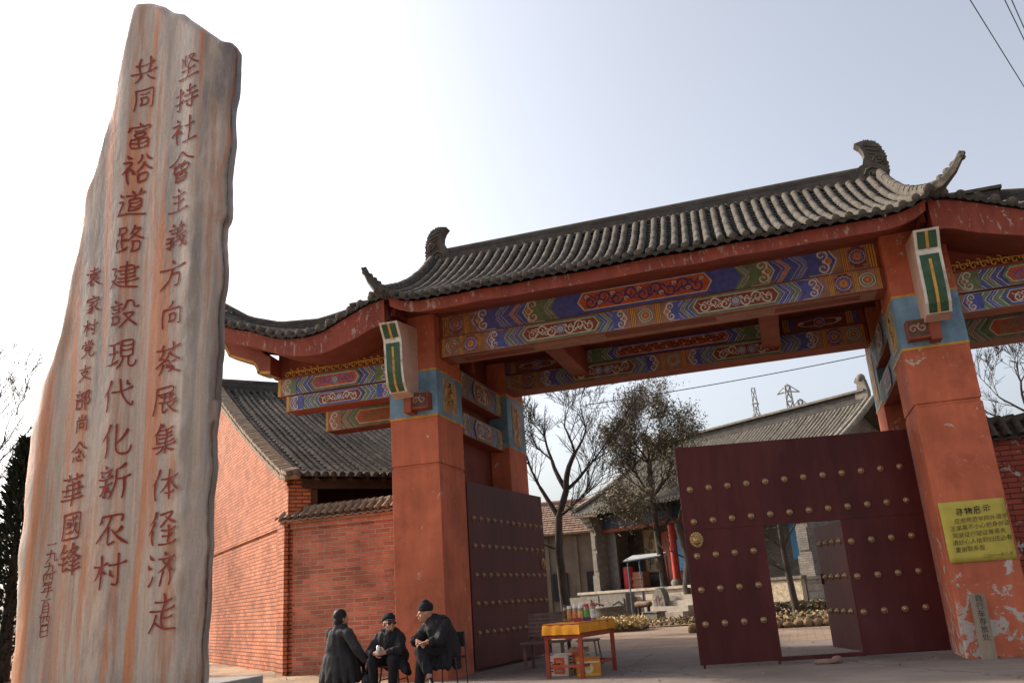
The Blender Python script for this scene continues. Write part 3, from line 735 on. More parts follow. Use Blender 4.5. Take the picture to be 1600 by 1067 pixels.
# ------------------------------------------------------------------ gate leaves with studs, knockers, wicket door
LEAF = mat('maroon_gate_paint', (.088, .0185, .0175), .5, .35, 1.2, streak=.18, bump=.004, bs=5, dirt=.35, dirtcol=(.10, .032, .032), spec=.2, stretch=(1, 1, .35))
STUD = mat('dull_brass', (.40, .27, .14), .4, .35, 30, metal=.7)
BRASS = mat('lion_brass', (.46, .30, .13), .45, .4, 30, metal=.6, bump=.002, bs=60)
def stud_on(o, mesh, loc, rot):
    k = bpy.data.objects.new('stud', mesh); COL.objects.link(k)
    k.parent = o; k.matrix_parent_inverse = Matrix.Identity(4)
    k.location = loc; k.rotation_euler = rot; return k
sm = MB(); sm.lathe((0, 0, 0), [(.055, 0), (.056, .008), (.046, .012)], 12, 0, (0, -1, 0)); sm.ball((0, -.018, 0), (.038, .036, .038), 10, 7)
STUDM = sm.mesh('stud', STUD)
def lion(parent, u, z, y=-.0, f=-1):
    mb = MB(); c = Vector((u, y, z)); k = 1.0
    Ax = (Vector((1, 0, 0)), Vector((0, f, 0)), Vector((0, 0, 1)))
    mb.ball(c, (.115, .03, .125), 16, 8, 0, Ax)
    for i in range(16):
        a = 2*PI*i/16; mb.ball(c+Vector((.1*math.cos(a), f*.01, .11*math.sin(a))), (.026, .02, .026), 6, 5)
    mb.ball(c+Vector((0, f*.03, -.01)), (.07, .045, .08), 12, 8)
    mb.ball(c+Vector((0, f*.07, -.02)), (.026, .03, .022), 8, 6); mb.ball(c+Vector((0, f*.055, -.055)), (.045, .025, .018), 8, 6)
    for e in (-1, 1):
        mb.ball(c+Vector((e*.032, f*.065, .022)), .015, 7, 5); mb.tube([c+Vector((e*.012, f*.068, .04)), c+Vector((e*.055, f*.06, .052))], .011, 5)
        mb.ball(c+Vector((e*.07, f*.02, .075)), (.022, .02, .028), 7, 5)
    mb.tube([c+Vector((.075*math.sin(t*2*PI/18), f*.06, -.075-.06*math.cos(t*2*PI/18)+.0)) for t in range(19)], .009, 6, 0, False)
    return mb.build('lion_knocker', BRASS, parent)
def local_part(mb, name, m, parent, **k):
    """mesh drawn in the parent's own frame (local x along the leaf, y=0 its street face)"""
    o = mb.build(name, m, None, **k); o.parent = parent; return o
ROWS = [(3.06, 3.18), (2.48, 2.58), (1.88, 1.97), (1.30, 1.37), (.72, .77)]
def leaf(hx, hy, ang, W, wicket):
    piv = bpy.data.objects.new('gate_leaf', None)
    mb = MB(); t = .07; Hh = 3.84
    if wicket:
        a, b, c = 1.42, 2.80, 2.33                      # opening
        for bx in ((0, 0, .06, a, t, c), (b, 0, .06, W, t, c), (0, 0, c, W, t, Hh)): mb.box(*bx)
        mb.box(a-.02, -.012, .05, b+.02, t+.01, .12)    # sill
        mb.box(a-.03, t, .06, a, t+.04, c); mb.box(b, t, .06, b+.03, t+.04, c)
        for x in (2.85, 4.12): mb.tube([(x, .03, .07), (x, .03, -.0)], .022, 8)
    else: mb.box(0, 0, .06, W, t, Hh)
    for z in (.12, 1.2, 2.3, 3.5): mb.box(.03, t, z, 1.38 if wicket else W-.05, t+.05, z+.07)
    o = mb.build('gate_leaf', LEAF, None, bevel=.006)
    bpy.data.objects.remove(piv)
    o.parent = gate; o.matrix_parent_inverse = base_of(gate).inverted()
    o.location = (hx, hy, 0); o.rotation_euler = (0, 0, ang)
    return o
# right leaf: local x runs from its hinge to the free end (towards -X), street face has local +y reversed
hp = Vector((2.28, 16.65, 0)); fe = Vector((-1.82, 15.77, 0)); ang = math.atan2(fe.y-hp.y, fe.x-hp.x)
def leaf_street(o):  # street side of the right leaf is local +y (x axis points left)
    return 1
lf = leaf(hp.x, hp.y, ang, 4.19, True)
# flip so that the street side is the flat face: move slab behind (local -y)
for v in lf.data.vertices: v.co.y = -v.co.y
lf.data.flip_normals()
ROT = (0, 0, PI)
def studs(o, x0, x1, n, zr, rot, y=0.0):
    for i in range(n):
        x = x0+(x1-x0)*i/(n-1)
        stud_on(o, STUDM, (x, y, zr[1]+(zr[0]-zr[1])*(x-.25)/3.75), rot)
studs(lf, .25, 4.0, 12, ROWS[0], ROT); studs(lf, .25, 4.0, 12, ROWS[1], ROT)
for r in ROWS[2:]:
    studs(lf, .28, 1.32, 4, r, ROT); studs(lf, 3.02, 4.02, 4, r, ROT)
k = lion(None, 0, 0, 0, 1); k.parent = lf; k.location = (3.99, .0, 2.17)
# left leaf: hinge on the left pillar, opened inwards
hl = Vector((-6.43, 17.02, 0)); fl = Vector((-5.98, 21.17, 0)); angl = math.atan2(fl.y-hl.y, fl.x-hl.x)
ll = leaf(hl.x, hl.y, angl, 4.19, False)
for v in ll.data.vertices: pass
for r in ROWS: studs(ll, .25, 4.0, 12, (r[0], r[0]+.02), (0, 0, 0))
k = lion(None, 0, 0, 0, -1); k.parent = ll; k.location = (3.99, 0, 2.17)
# wicket door: hinged at u=1.43 on the right leaf, swung inwards
U = (fe-hp).normalized(); wh = hp+U*1.44; wf = Vector((.41, 17.69, 0)); d = (wf-wh).normalized()
wf = wh+d*1.36; wa = math.atan2(d.y, d.x)
mb = MB(); mb.box(0, -.05, .13, 1.36, 0, 2.31); mb.box(.02, -.09, .3, 1.3, -.05, .36); mb.box(.02, -.09, 2.0, 1.3, -.05, 2.06)
mb.box(1.3, .0, 1.25, 1.33, .03, 1.45)
wk = mb.build('wicket_door', LEAF, None, bevel=.005); wk.parent = gate; wk.matrix_parent_inverse = base_of(gate).inverted()
wk.location = wh; wk.rotation_euler = (0, 0, wa)
for r in ROWS[2:]: studs(wk, .22, 1.16, 4, (r[1], r[1]), ROT)
STELE = {'L': [(-7.63, 0.79), (-7.63, 0.88), (-7.64, 1.29), (-7.67, 1.92), (-7.69, 2.38), (-7.7, 2.65), (-7.7, 3.06), (-7.7, 3.49), (-7.63, 3.91), (-7.53, 4.16), (-7.43, 4.48), (-7.4, 4.86), (-7.35, 5.24), (-7.29, 5.54), (-7.24, 5.86), (-7.24, 6.19), (-7.17, 6.38), (-7.08, 6.7), (-7.02, 6.95), (-7.0, 7.34), (-6.92, 7.76), (-6.82, 8.15), (-6.76, 8.46), (-6.71, 8.55)], 'R': [(-5.49, 0.79), (-5.49, 0.81), (-5.49, 1.05), (-5.48, 1.47), (-5.46, 1.95), (-5.46, 2.39), (-5.46, 2.78), (-5.46, 3.17), (-5.45, 3.72), (-5.45, 4.22), (-5.43, 4.65), (-5.43, 5.18), (-5.45, 5.53), (-5.39, 5.59), (-5.38, 5.95), (-5.37, 6.43), (-5.37, 6.94), (-5.34, 7.36), (-5.33, 7.75), (-5.35, 7.79)], 'T': [(-6.71, 8.55), (-6.64, 8.72), (-6.53, 8.71), (-6.34, 8.6), (-6.18, 8.45), (-6.03, 8.39), (-5.88, 8.23), (-5.62, 7.98), (-5.47, 7.85), (-5.35, 7.79)], 'C': [('inscription', [('坚', -5.82, 7.52, 0.34), ('持', -5.84, 7.09, 0.36), ('社', -5.85, 6.69, 0.38), ('會', -5.85, 6.23, 0.38), ('主', -5.87, 5.81, 0.31), ('義', -5.87, 5.38, 0.34), ('方', -5.9, 4.94, 0.38), ('向', -5.88, 4.48, 0.32), ('發', -5.89, 3.99, 0.35), ('展', -5.9, 3.55, 0.34), ('集', -5.89, 3.15, 0.33), ('体', -5.85, 2.68, 0.35), ('经', -5.85, 2.25, 0.36), ('济', -5.84, 1.86, 0.35), ('走', -5.8, 1.46, 0.37)], 0.063), ('inscription', [('共', -6.47, 7.67, 0.38), ('同', -6.45, 7.26, 0.32), ('富', -6.47, 6.78, 0.34), ('裕', -6.47, 6.35, 0.41), ('道', -6.5, 5.91, 0.37), ('路', -6.49, 5.47, 0.36), ('建', -6.53, 5.03, 0.35), ('設', -6.5, 4.59, 0.36), ('現', -6.49, 4.13, 0.35), ('代', -6.5, 3.68, 0.37), ('化', -6.48, 3.2, 0.38), ('新', -6.47, 2.77, 0.38), ('农', -6.45, 2.29, 0.4), ('村', -6.45, 1.88, 0.38)], 0.063), ('inscription', [('袁', -6.97, 5.1, 0.24), ('家', -6.94, 4.77, 0.22), ('村', -6.95, 4.5, 0.21), ('党', -6.96, 4.26, 0.2), ('支', -6.98, 3.99, 0.19), ('部', -6.97, 3.69, 0.24), ('尚', -6.96, 3.43, 0.2), ('念', -6.97, 3.13, 0.22)], 0.085), ('inscription', [('華', -7.02, 2.74, 0.33), ('國', -6.99, 2.37, 0.29), ('锋', -6.98, 2.04, 0.33)], 0.07), ('inscription', [('一', -7.23, 2.21, 0.12), ('九', -7.22, 2.09, 0.15), ('九', -7.23, 1.97, 0.14), ('四', -7.24, 1.87, 0.13), ('年', -7.24, 1.77, 0.14), ('六', -7.24, 1.65, 0.11), ('月', -7.24, 1.55, 0.12), ('四', -7.23, 1.46, 0.12), ('日', -7.23, 1.36, 0.12)], 0.085)], 'base': (-7.63, -5.49), 'z0': 0.79}

# ------------------------------------------------------------------ brush writing
GLYPHS = {
'坚': "2012 2048;3808 3852;5015 8012 6040 4855;5522 7038 9250;2065 7862;4955 4992;0894 9490",
'持': "0830 4226;2608 2690 1482;0662 4450;5222 8818;6906 6940;4642 9638;4660 9856;7848 7890 6684;5668 6480",
'社': "2208 3218;0830 4028 0662;2645 2692;3048 4058;5642 9038;7212 7290;4892 9888",
'會': "5004 2530 0642;5004 7228 9638;3640 6438;2048 2068;2048 8046 7866 2068;5048 5066;2876 2898;2876 7274 7098 2898;3086 6885",
'主': "4606 5616;2030 8026;2456 7652;0690 9486;4930 4988",
'義': "3206 4016;6604 5816;1824 8220;2636 7432;0850 9246;4920 4948;3056 1264;0668 6062;2656 2692 1686;0884 4074;6052 7284 9094 9280;8062 5890;7454 8460",
'方': "4606 5418;0632 9426;4450 7648 7088 5884;4832 3868 1092",
'向': "4804 3824;1630 1694;1630 8428 8490 7484;3848 3874;3848 6446 6272 3874",
'發': "0618 9412;3006 3228;6402 6226;2832 1448;1640 3652;5428 4050 0672;5030 7248 9460;3454 5452 5266;3064 1696;4076 7074 5290;4466 6888 9498;6058 8056",
'展': "1612 8010 8028 1830;1612 1450 0492;3038 7836;4232 4252;6232 6252;2454 9050;3856 3892 5480;8460 6672;5258 9294",
'集': "3204 1038;2226 2262;4004 4614;2222 8218;2636 7832;2648 7844;2062 8858;5220 5260;0674 9468;5062 5096;4676 1694;5476 8890",
'体': "2806 0648;1834 1892;3634 9628;6408 6494;6234 3472;6636 9670;5074 7872",
'经': "2804 0838;2230 0664;1856 2092;4012 8408 4046;5620 9440;4656 9250;6644 6690;3892 9888;5070 8466",
'济': "1210 2222;0636 1846;0892 2466;6004 6814;4022 9418;7826 4058;4826 9058;5656 5072 4494;7454 7496",
'走': "2622 7818;5004 5042;1244 9040;4846 4886;4864 8060;3056 2478 0896;2676 5092 9694",
'共': "1832 8226;3410 3660;6606 6458;0664 9458;3870 1894;6070 8892",
'同': "1410 1494;1410 8608 8690 7486;3228 6826;3444 3474;3444 6642 6472 3474",
'富': "4602 5410;1218 0832;1218 8816 8030;3030 7028;3440 3456;3440 6838 6654 3456;2064 2096;2064 8062 8094;4864 4894;2278 7876;2096 8094",
'裕': "2006 3014;0828 3826 0662;2244 2494;2846 3856;3458 4468;6010 4832;7410 9430;6834 4662;6834 9660;5468 5494;5468 8466 8292 5494",
'道': "4606 5416;7604 6816;3022 9218;5622 4834;4036 4074;4036 7834 7872 4074;4248 7646;4260 7658;1014 2024;0640 2438 1264 0684;0684 3282 9694",
'路': "1010 1032;1010 3808 3630 1032;2434 2476;2452 4050;1048 1080;0486 4474;6206 4636;6018 8616 4456;5428 9656;5662 5694;5662 8460 8292 5694",
'建': "3618 8416 8244;2830 9628;3644 8442;3256 8854;2868 9666;5804 5886;0620 2618 1244 2842 1270 0482;0858 3484 9694",
'設': "2004 2812;0622 4418;1232 3830;1244 3842;1256 1280;1256 3854 3678 1280;5812 5630 4442;5812 8010 8034 9632;4850 8448 4094;5454 9694",
'現': "0616 4014;0844 3842;0278 4470;2216 2274;5010 5058;5010 8608 8656;5024 8622;5040 8438;5058 8656;5860 5480 3896;7460 7288 8294 9690 9676",
'代': "3006 0448;1834 1894;3440 9432;5606 6246 7876 9690 9676;7812 8824",
'化': "3206 0450;2034 2094;8426 4862;5208 5280 6292 9290 9470",
'新': "2404 3012;0620 4416;1224 1834;3622 3034;0240 4836;0458 4654;2640 2694 1686;2062 0684;3262 4480;8406 5818;5818 5660 4094;5642 9638;7842 7896",
'农': "2018 1434;2018 8214 7430;4818 4042 0680;4244 4290 5880;7846 5460;5052 9490",
'村': "0432 4628;2606 2694;2434 0470;2838 4456;5034 9630;7608 7690 6282;5650 6464",
'袁': "2614 7412;5002 5026;1028 9226;3036 3052;3036 7034 6850 3052;5054 1080;3866 3694 5282;7856 6066;5060 9494",
'家': "4602 5410;1218 0832;1218 8816 8032;2634 7632;5236 1852;3848 5274 4094 3288;4658 1272;5070 1090;7846 6058;5656 9488",
'党': "5002 5018;2806 3616;7404 6416;1226 0840;1226 8824 8038;3042 3058;3042 7040 6856 3058;4460 3880 0896;6060 6086 7294 9490 9474",
'支': "1026 9022;5004 5044;2044 7842 5270 1096;2850 5676 9494",
'部': "2602 3210;0618 5416;1824 2234;4222 3634;0440 5636;1450 1486;1450 4648 4484 1486;6612 6696;6612 9010 7638 9254 8272 7068",
'尚': "5002 5022;2608 3420;7406 6420;1430 1494;1430 8628 8690 7684;3446 3470;3446 6644 6468 3470",
'念': "5002 3026 0644;5202 7226 9640;4632 5440;3050 7248 5466;2270 1490;3868 3888 5092 7290;5066 5878;7866 8882",
'華': "1014 9010;3202 3222;6602 6622;2630 7828;0848 9446;2636 2660;7434 7458;1666 8664;0678 9476;5024 5098",
'國': "1008 1096;1008 9006 9094 1096;2826 7424;3038 3056;3038 5036 4854 3056;2674 5666;5614 6456 8480;7440 5478;7014 7620",
'锋': "2604 0640;2026 4222;1642 4438;0660 4656;2842 2490 4476;6404 4836;6218 8816 5048;5426 9648;5456 9052;5268 9264;4682 9678;7048 7098",
'一': "0850 9246", '九': "0636 7030 7080 8490 9874;4006 3856 0694", '四': "1018 1484;1018 9016 8680 1484;3820 3450 2458;6020 6050 7854",
'年': "3204 0834;2220 8416;2646 8042;2646 2466;0468 9664;5420 5498", '六': "4606 5620;0640 9436;3654 1288;6054 8688",
'月': "2608 2660 0894;2608 8006 8090 6886;2832 7830;2856 7854", '日': "2008 2092;2008 8006 8090 2092;2248 7846",
'寻': "2006 7804 7636;2220 7418;2038 7836;0654 9450;6846 6890 5484;3064 4278",
'物': "1410 0630;0628 4024;2604 2694;0464 4452;5806 4640;5422 9420 8488 7082;6632 4872;8026 5288",
'启': "4602 5412;2016 7814 7640 2242;2016 1856 0696;3454 3492;3454 7852 7890 3492",
'示': "2414 7610;0638 9434;5038 5088 4080;2858 1084;7056 9082"}
def glyph(mb, ch, place, size, w=.075, seed=0, slant=-.07, m=0, thick=1.0):
    """brush strokes of one character; place(x, y) maps local metres (x right, y up, centre 0) to a point"""
    rr = random.Random(seed*77+ord(ch))
    for st in GLYPHS[ch].split(';'):
        pts = []
        for q in st.split():
            a, b = int(q[:2])/100-.5+rr.uniform(-.015, .015), .5-int(q[2:])/100+rr.uniform(-.015, .015)
            pts.append((a, b-slant*a*1.0 if False else b+.07*a))
        # resample
        seg = []; 
        for (a, b), (c, d) in zip(pts[:-1], pts[1:]):
            n = max(2, int(math.hypot(c-a, d-b)/.07))
            for i in range(n): seg.append((a+(c-a)*i/n, b+(d-b)*i/n))
        seg.append(pts[-1]); k = len(seg)
        # soften corners, add a slight bow
        dx, dy = pts[-1][0]-pts[0][0], pts[-1][1]-pts[0][1]; ln = math.hypot(dx, dy) or 1
        if len(pts) == 2:
            bow = rr.uniform(.02, .05)*(1 if dx < 0 else -1)
            seg = [(x-dy/ln*bow*math.sin(PI*i/(k-1)), y+dx/ln*bow*math.sin(PI*i/(k-1))) for i, (x, y) in enumerate(seg)]
        else:
            for _ in range(2): seg = [seg[0]]+[((seg[i-1][0]+2*seg[i][0]+seg[i+1][0])/4, (seg[i-1][1]+2*seg[i][1]+seg[i+1][1])/4) for i in range(1, k-1)]+[seg[-1]]
        ang = math.atan2(dy, dx); W = []
        dot = ln < .19
        for i in range(k):
            t = i/(k-1)
            if dot: v = .5+.9*math.sin(PI*min(1, t*.8+.15))
            elif len(pts) > 2: v = 1.05-.25*math.sin(PI*t)-.35*max(0, t-.8)*5*.6
            elif abs(dy) < .3*abs(dx): v = .95-.38*math.sin(PI*t)+.15*(t > .85)
            elif dx < -.15: v = 1.15*(1-t)**.6+.22
            elif dx > .15: v = .5+.95*t if t < .8 else 1.3-4.5*(t-.8)
            else: v = 1.1-.3*t
            W.append(w*v)
        L = []; Rr = []
        for i, (x, y) in enumerate(seg):
            a = seg[max(i-1, 0)]; b = seg[min(i+1, k-1)]; ux, uy = b[0]-a[0], b[1]-a[1]; l = math.hypot(ux, uy) or 1
            h = W[i]/2*(1+rr.uniform(-.12, .12)); L.append(place((x-uy/l*h)*size, (y+ux/l*h)*size)); Rr.append(place((x+uy/l*h)*size, (y-ux/l*h)*size))
        e0 = place((seg[0][0]-(seg[1][0]-seg[0][0])*.35)*size, (seg[0][1]-(seg[1][1]-seg[0][1])*.35)*size)
        e1 = place((seg[-1][0]+(seg[-1][0]-seg[-2][0])*.3)*size, (seg[-1][1]+(seg[-1][1]-seg[-2][1])*.3)*size)
        mb.add(L+Rr+[e0, e1], [(i, i+1, k+i+1, k+i) for i in range(k-1)]+[(2*k, 0, k), (2*k+1, 2*k-1, k-1)], m)
def print_text(body, size):
    """2-D outlines of printed text as (verts, faces), from the built-in font"""
    c = bpy.data.curves.new('lettering', 'FONT'); c.body = body; c.size = size; c.resolution_u = 2
    o = bpy.data.objects.new('lettering', c); COL.objects.link(o); bpy.context.view_layer.update()
    dg = bpy.context.evaluated_depsgraph_get(); me = bpy.data.meshes.new_from_object(o.evaluated_get(dg))
    vs = [(v.co.x, v.co.y) for v in me.vertices]; fs = [tuple(p.vertices) for p in me.polygons]
    bpy.data.objects.remove(o); bpy.data.curves.remove(c); bpy.data.meshes.remove(me)
    return vs, fs

# ------------------------------------------------------------------ the inscribed stone
def stone_material():
    m = bpy.data.materials.new('veined_marble'); m.use_nodes = True; nt = m.node_tree; N = nt.nodes; L = nt.links
    b = N['Principled BSDF']; b.inputs['Roughness'].default_value = .42; b.inputs['Specular IOR Level'].default_value = .45
    tc = N.new('ShaderNodeTexCoord')
    def mapped(sc, rot=0):
        mp = N.new('ShaderNodeMapping'); mp.inputs['Scale'].default_value = sc; mp.inputs['Rotation'].default_value = (0, rot, 0)
        L.new(tc.outputs['Object'], mp.inputs['Vector']); return mp.outputs[0]
    def noise(v, s, d=6, r=.6, dist=0):
        n = N.new('ShaderNodeTexNoise'); n.inputs['Scale'].default_value = s; n.inputs['Detail'].default_value = d; n.inputs['Roughness'].default_value = r
        n.inputs['Distortion'].default_value = dist; L.new(v, n.inputs['Vector']); return n.outputs['Fac']
    def ramp(src, stops):
        r = N.new('ShaderNodeValToRGB'); e = r.color_ramp.elements
        while len(e) < len(stops): e.new(.5)
        for k, (p, c) in zip(e, stops): k.position = p; k.color = (*c, 1)
        L.new(src, r.inputs[0]); return r.outputs[0]
    def mix(f, a, c, mode='MIX'):
        x = N.new('ShaderNodeMix'); x.data_type = 'RGBA'; x.blend_type = mode
        for i, q in ((0, f), (6, a), (7, c)):
            if hasattr(q, 'links'): L.new(q, x.inputs[i])
            elif i == 0: x.inputs[0].default_value = q
            else: x.inputs[i].default_value = (*q, 1)
        return x.outputs[2]
    A = mapped((1, 1, .075), R(2.2)); Bm = mapped((1, 1, .05), R(1.5)); Cm = mapped((1, 1, .22), R(4))
    base = ramp(noise(A, 2.8, 8, .62, .3), [(.3, (.135, .13, .135)), (.41, (.25, .235, .225)), (.48, (.34, .31, .285)), (.54, (.40, .355, .32)), (.60, (.34, .235, .18)), (.68, (.31, .295, .28))])
    orange = ramp(noise(Bm, 4.3, 9, .68, .5), [(.51, (0, 0, 0)), (.585, (.9,)*3)])
    c = mix(orange, base, (.44, .19, .085))
    dark = ramp(noise(Cm, 1.3, 8, .6, .8), [(.565, (0, 0, 0)), (.68, (.8,)*3)])
    c = mix(dark, c, (.11, .105, .115))
    fine = ramp(noise(mapped((1, 1, .04)), 17, 6, .7), [(.35, (.82,)*3), (.65, (1.1,)*3)])
    c = mix(1, c, fine, 'MULTIPLY')
    scr = ramp(noise(mapped((1, 1, 1)), 6, 10, .75, 1), [(.66, (0, 0, 0)), (.7, (.35,)*3)])
    c = mix(scr, c, (.5, .46, .42))
    grain = ramp(noise(mapped((1, 1, .6)), 60, 4, .7), [(.3, (.78,)*3), (.7, (.95,)*3)])
    c = mix(1, c, grain, 'MULTIPLY')
    c = mix(1, c, (1.42, 1.24, 1.09), 'MULTIPLY')
    L.new(c, b.inputs['Base Color'])
    bp = N.new('ShaderNodeBump'); bp.inputs['Distance'].default_value = .02; bp.inputs['Strength'].default_value = .7
    L.new(noise(mapped((1, 1, .5)), 9, 8, .65), bp.inputs['Height']); L.new(bp.outputs[0], b.inputs['Normal'])
    return m
SY = 7.0
def stele():
    import_px = lambda x, y: None
    root = thing('inscribed_stone', (-6.2, SY+.3, .8), 'tall veined marble stone with red carved calligraphy standing on a plinth', 'monument')
    tab = STELE
    Lp, Rp, Tp = tab['L'], tab['R'], tab['T']
    def along(P, t):
        d = [0]
        for a, b in zip(P[:-1], P[1:]): d.append(d[-1]+math.hypot(b[0]-a[0], b[1]-a[1]))
        q = t*d[-1]
        for i in range(len(P)-1):
            if q <= d[i+1] or i == len(P)-2:
                k = (q-d[i])/(d[i+1]-d[i]); return Vector((P[i][0]+(P[i+1][0]-P[i][0])*k, 0, P[i][1]+(P[i+1][1]-P[i][1])*k))
    Bp = [Lp[0], Rp[0]]
    def coons(u, v):
        l, r, b, t = along(Lp, v), along(Rp, v), along(Bp, u), along(Tp, u)
        c = (1-u)*(1-v)*along(Lp, 0)+u*(1-v)*along(Rp, 0)+(1-u)*v*along(Lp, 1)+u*v*along(Rp, 1)
        return (1-u)*l+u*r+(1-v)*b+v*t-c
    T = .36
    def flute(x, z):
        return .02*math.sin(x*6.2+.9*z*.25+1)+.010*math.sin(x*13+z*.5)+.012*mnoise.noise(Vector((x*3, z*.8, 0)))
    def wob(p): return Vector((mnoise.noise(p*2.1)*.02+mnoise.noise(p*7)*.008, mnoise.noise(p*1.7+Vector((9, 0, 0)))*.03, 0))
    nu, nv = 44, 110
    vs = []; ring = 2*(nu+1)
    for j in range(nv+1):
        v = j/nv; top = max(0, (v-.985)/.015)
        fr, bk = [], []
        for i in range(nu+1):
            u = .5-.5*math.cos(PI*i/nu); e = abs(2*u-1)
            h = T/2*(1-e**9)**(1/9)*math.sqrt(max(0, 1-top**2*.75)) if e < 1 else 0
            p = coons(u, v); sh = Vector((.10*(1 if u > .5 else 0)*max(0, 2*u-1)**3, 0, 0))
            edge = max(0, (e-.8)/.2)
            w = wob(p+Vector((0, 0, 0)))*edge*1.6
            fl = flute(p.x, p.z)*(1-edge)
            rough = max(0, min(1, (u-.80)/.1))*(.03*mnoise.noise(p*2.3)+.02*mnoise.noise(p*6)+.02*(u-.8)/.2)
            fr.append(Vector((p.x, SY+T/2-h, p.z))+w+Vector((0, fl+rough, 0)))
            bk.append(Vector((p.x, SY+T/2+h*.9, p.z))+w+sh*0)
        vs += fr+bk[::-1]
    fs = [(j*ring+i, j*ring+(i+1) % ring, (j+1)*ring+(i+1) % ring, (j+1)*ring+i) for j in range(nv) for i in range(ring)]
    o = nv*ring; fs += [(o+i, o+i+1, o+ring-2-i, o+ring-1-i) for i in range(nu)]
    mb = MB(); mb.add(vs, fs, 0, True)
    mb.build('stone_slab', stone_material(), root, fix=True)
    ink = mat('carved_red_paint', (.24, .028, .018), .7, .3, 14)
    def column(name, rows, w):
        for i, (ch, x, z, sz) in enumerate(rows):
            mb = MB()
            def place(a, b, x=x, z=z): return Vector((x+a, SY+flute(x+a, z+b)-.011, z+b))
            glyph(mb, ch, place, sz, w, i)
            mb.build('carved_character', ink, root)
    for nm, rows, w in tab['C']: column('inscription', rows, w)
    pm = mat('grey_plinth_stone', (.26, .23, .21), .8, .2, 4, bump=.004, bs=40)
    pl = thing('stone_plinth', (-6.2, SY+.3, 0), 'low grey stone plinth under the tall inscribed marble stone', 'plinth')
    mb = MB(); a, b = tab['base']
    mb.box(a-.35, SY-.35, -.1, b+.06, SY+1.02, tab['z0']-.2); mb.box(a-.4, SY-.4, tab['z0']-.2, b+.10, SY+1.07, tab['z0']-.01)
    mb.build('plinth_block', pm, pl, bevel=.015)
stele()
# ------------------------------------------------------------------ brick walls and the house on the left
BRW = mat('painted_red_brick', (.50, .155, .092), .85, .35, 1.4, bump=.012, bs=26, brick=(.36, .095, (.42, .25, .18), .3), mortar=.19, bdepth=.03, peel=.2, peelz=(.1, 1.1, .13), peelcol=(.42, .25, .17), pscale=4, dirt=.2, dirtcol=(.25, .10, .06))
BRH = mat('orange_red_brick', (.50, .165, .078), .85, .3, 1.4, bump=.008, bs=26, brick=(.30, .088, (.17, .06, .03), .25), mortar=.16, bdepth=.03, dirt=.15, dirtcol=(.36, .16, .09))
SAND = mat('weathered_coping_tile', (.27, .20, .14), .85, .35, 6, bump=.008, bs=25, dirt=.3, dirtcol=(.10, .075, .055))
GRAYT = mat('old_grey_roof_tile', (.06, .05, .043), .95, .6, 9, bump=.02, bs=16, dirt=.55, dirtcol=(.19, .155, .125))
def coping(mb, x0, x1, y, z, zend=None, k=26, rise=.3):
    zend = z if zend is None else zend
    def S(u, t): xx = x0+(x1-x0)*(u+1)/2; return Vector((xx, y-.02-.36*t, z+(zend-z)*(u+1)/2+rise*(1-t)))
    def Sb(u, t): p = S(u, t); p.y = 2*y-p.y; return p
    us = [-1+2*i/k for i in range(k+1)]
    tile_field(mb, S, us, 5, .075, 0, 0, 6, 1, caps=False, drip=False, course=3)
    tile_field(mb, Sb, us, 3, .075, 0, 0, 4, 0, caps=False, drip=False, course=3)
    for i in range(k):
        a = x0+(x1-x0)*i/k; mb.tube([(a, y, z+rise+.02+(zend-z)*i/k), (a+(x1-x0)/k*1.15, y, z+rise+.06+(zend-z)*i/k)], .085, 7, 0)
w = thing('brick_wall', (-9, 17.3, 0), 'red painted brick wall with tiled coping between the house corner and gateway', 'wall')
mb = MB(); mb.box(-10.92, 17.08, -.1, -7.45, 17.5, 3.2); mb.build('wall', BRW, w)
mb = MB(); mb.box(-10.95, 17.03, 3.2, -7.45, 17.55, 3.33); mb.box(-10.98, 16.97, 3.33, -7.45, 17.6, 3.38); mb.build('cornice', BRW, w)
mb = MB(); coping(mb, -11.0, -7.42, 17.3, 3.40, 3.42, 19, .22); mb.build('coping', SAND, w)
w = thing('brick_wall', (6, 17.3, 0), 'flaking dark red brick wall with tiled coping right of the gateway', 'wall')
BRR = mat('flaking_red_brick', (.34, .08, .05), .85, .25, 1.2, bump=.012, bs=26, brick=(.36, .095, (.12, .04, .03), .2), peel=.5, peelcol=(.5, .46, .42), pscale=3)
mb = MB(); mb.box(3.32, 17.08, -.1, 14, 17.5, 3.52); mb.build('wall', BRR, w)
mb = MB(); coping(mb, 3.3, 14, 17.3, 3.52, None, 50, .34); mb.build('coping', TILE, w)

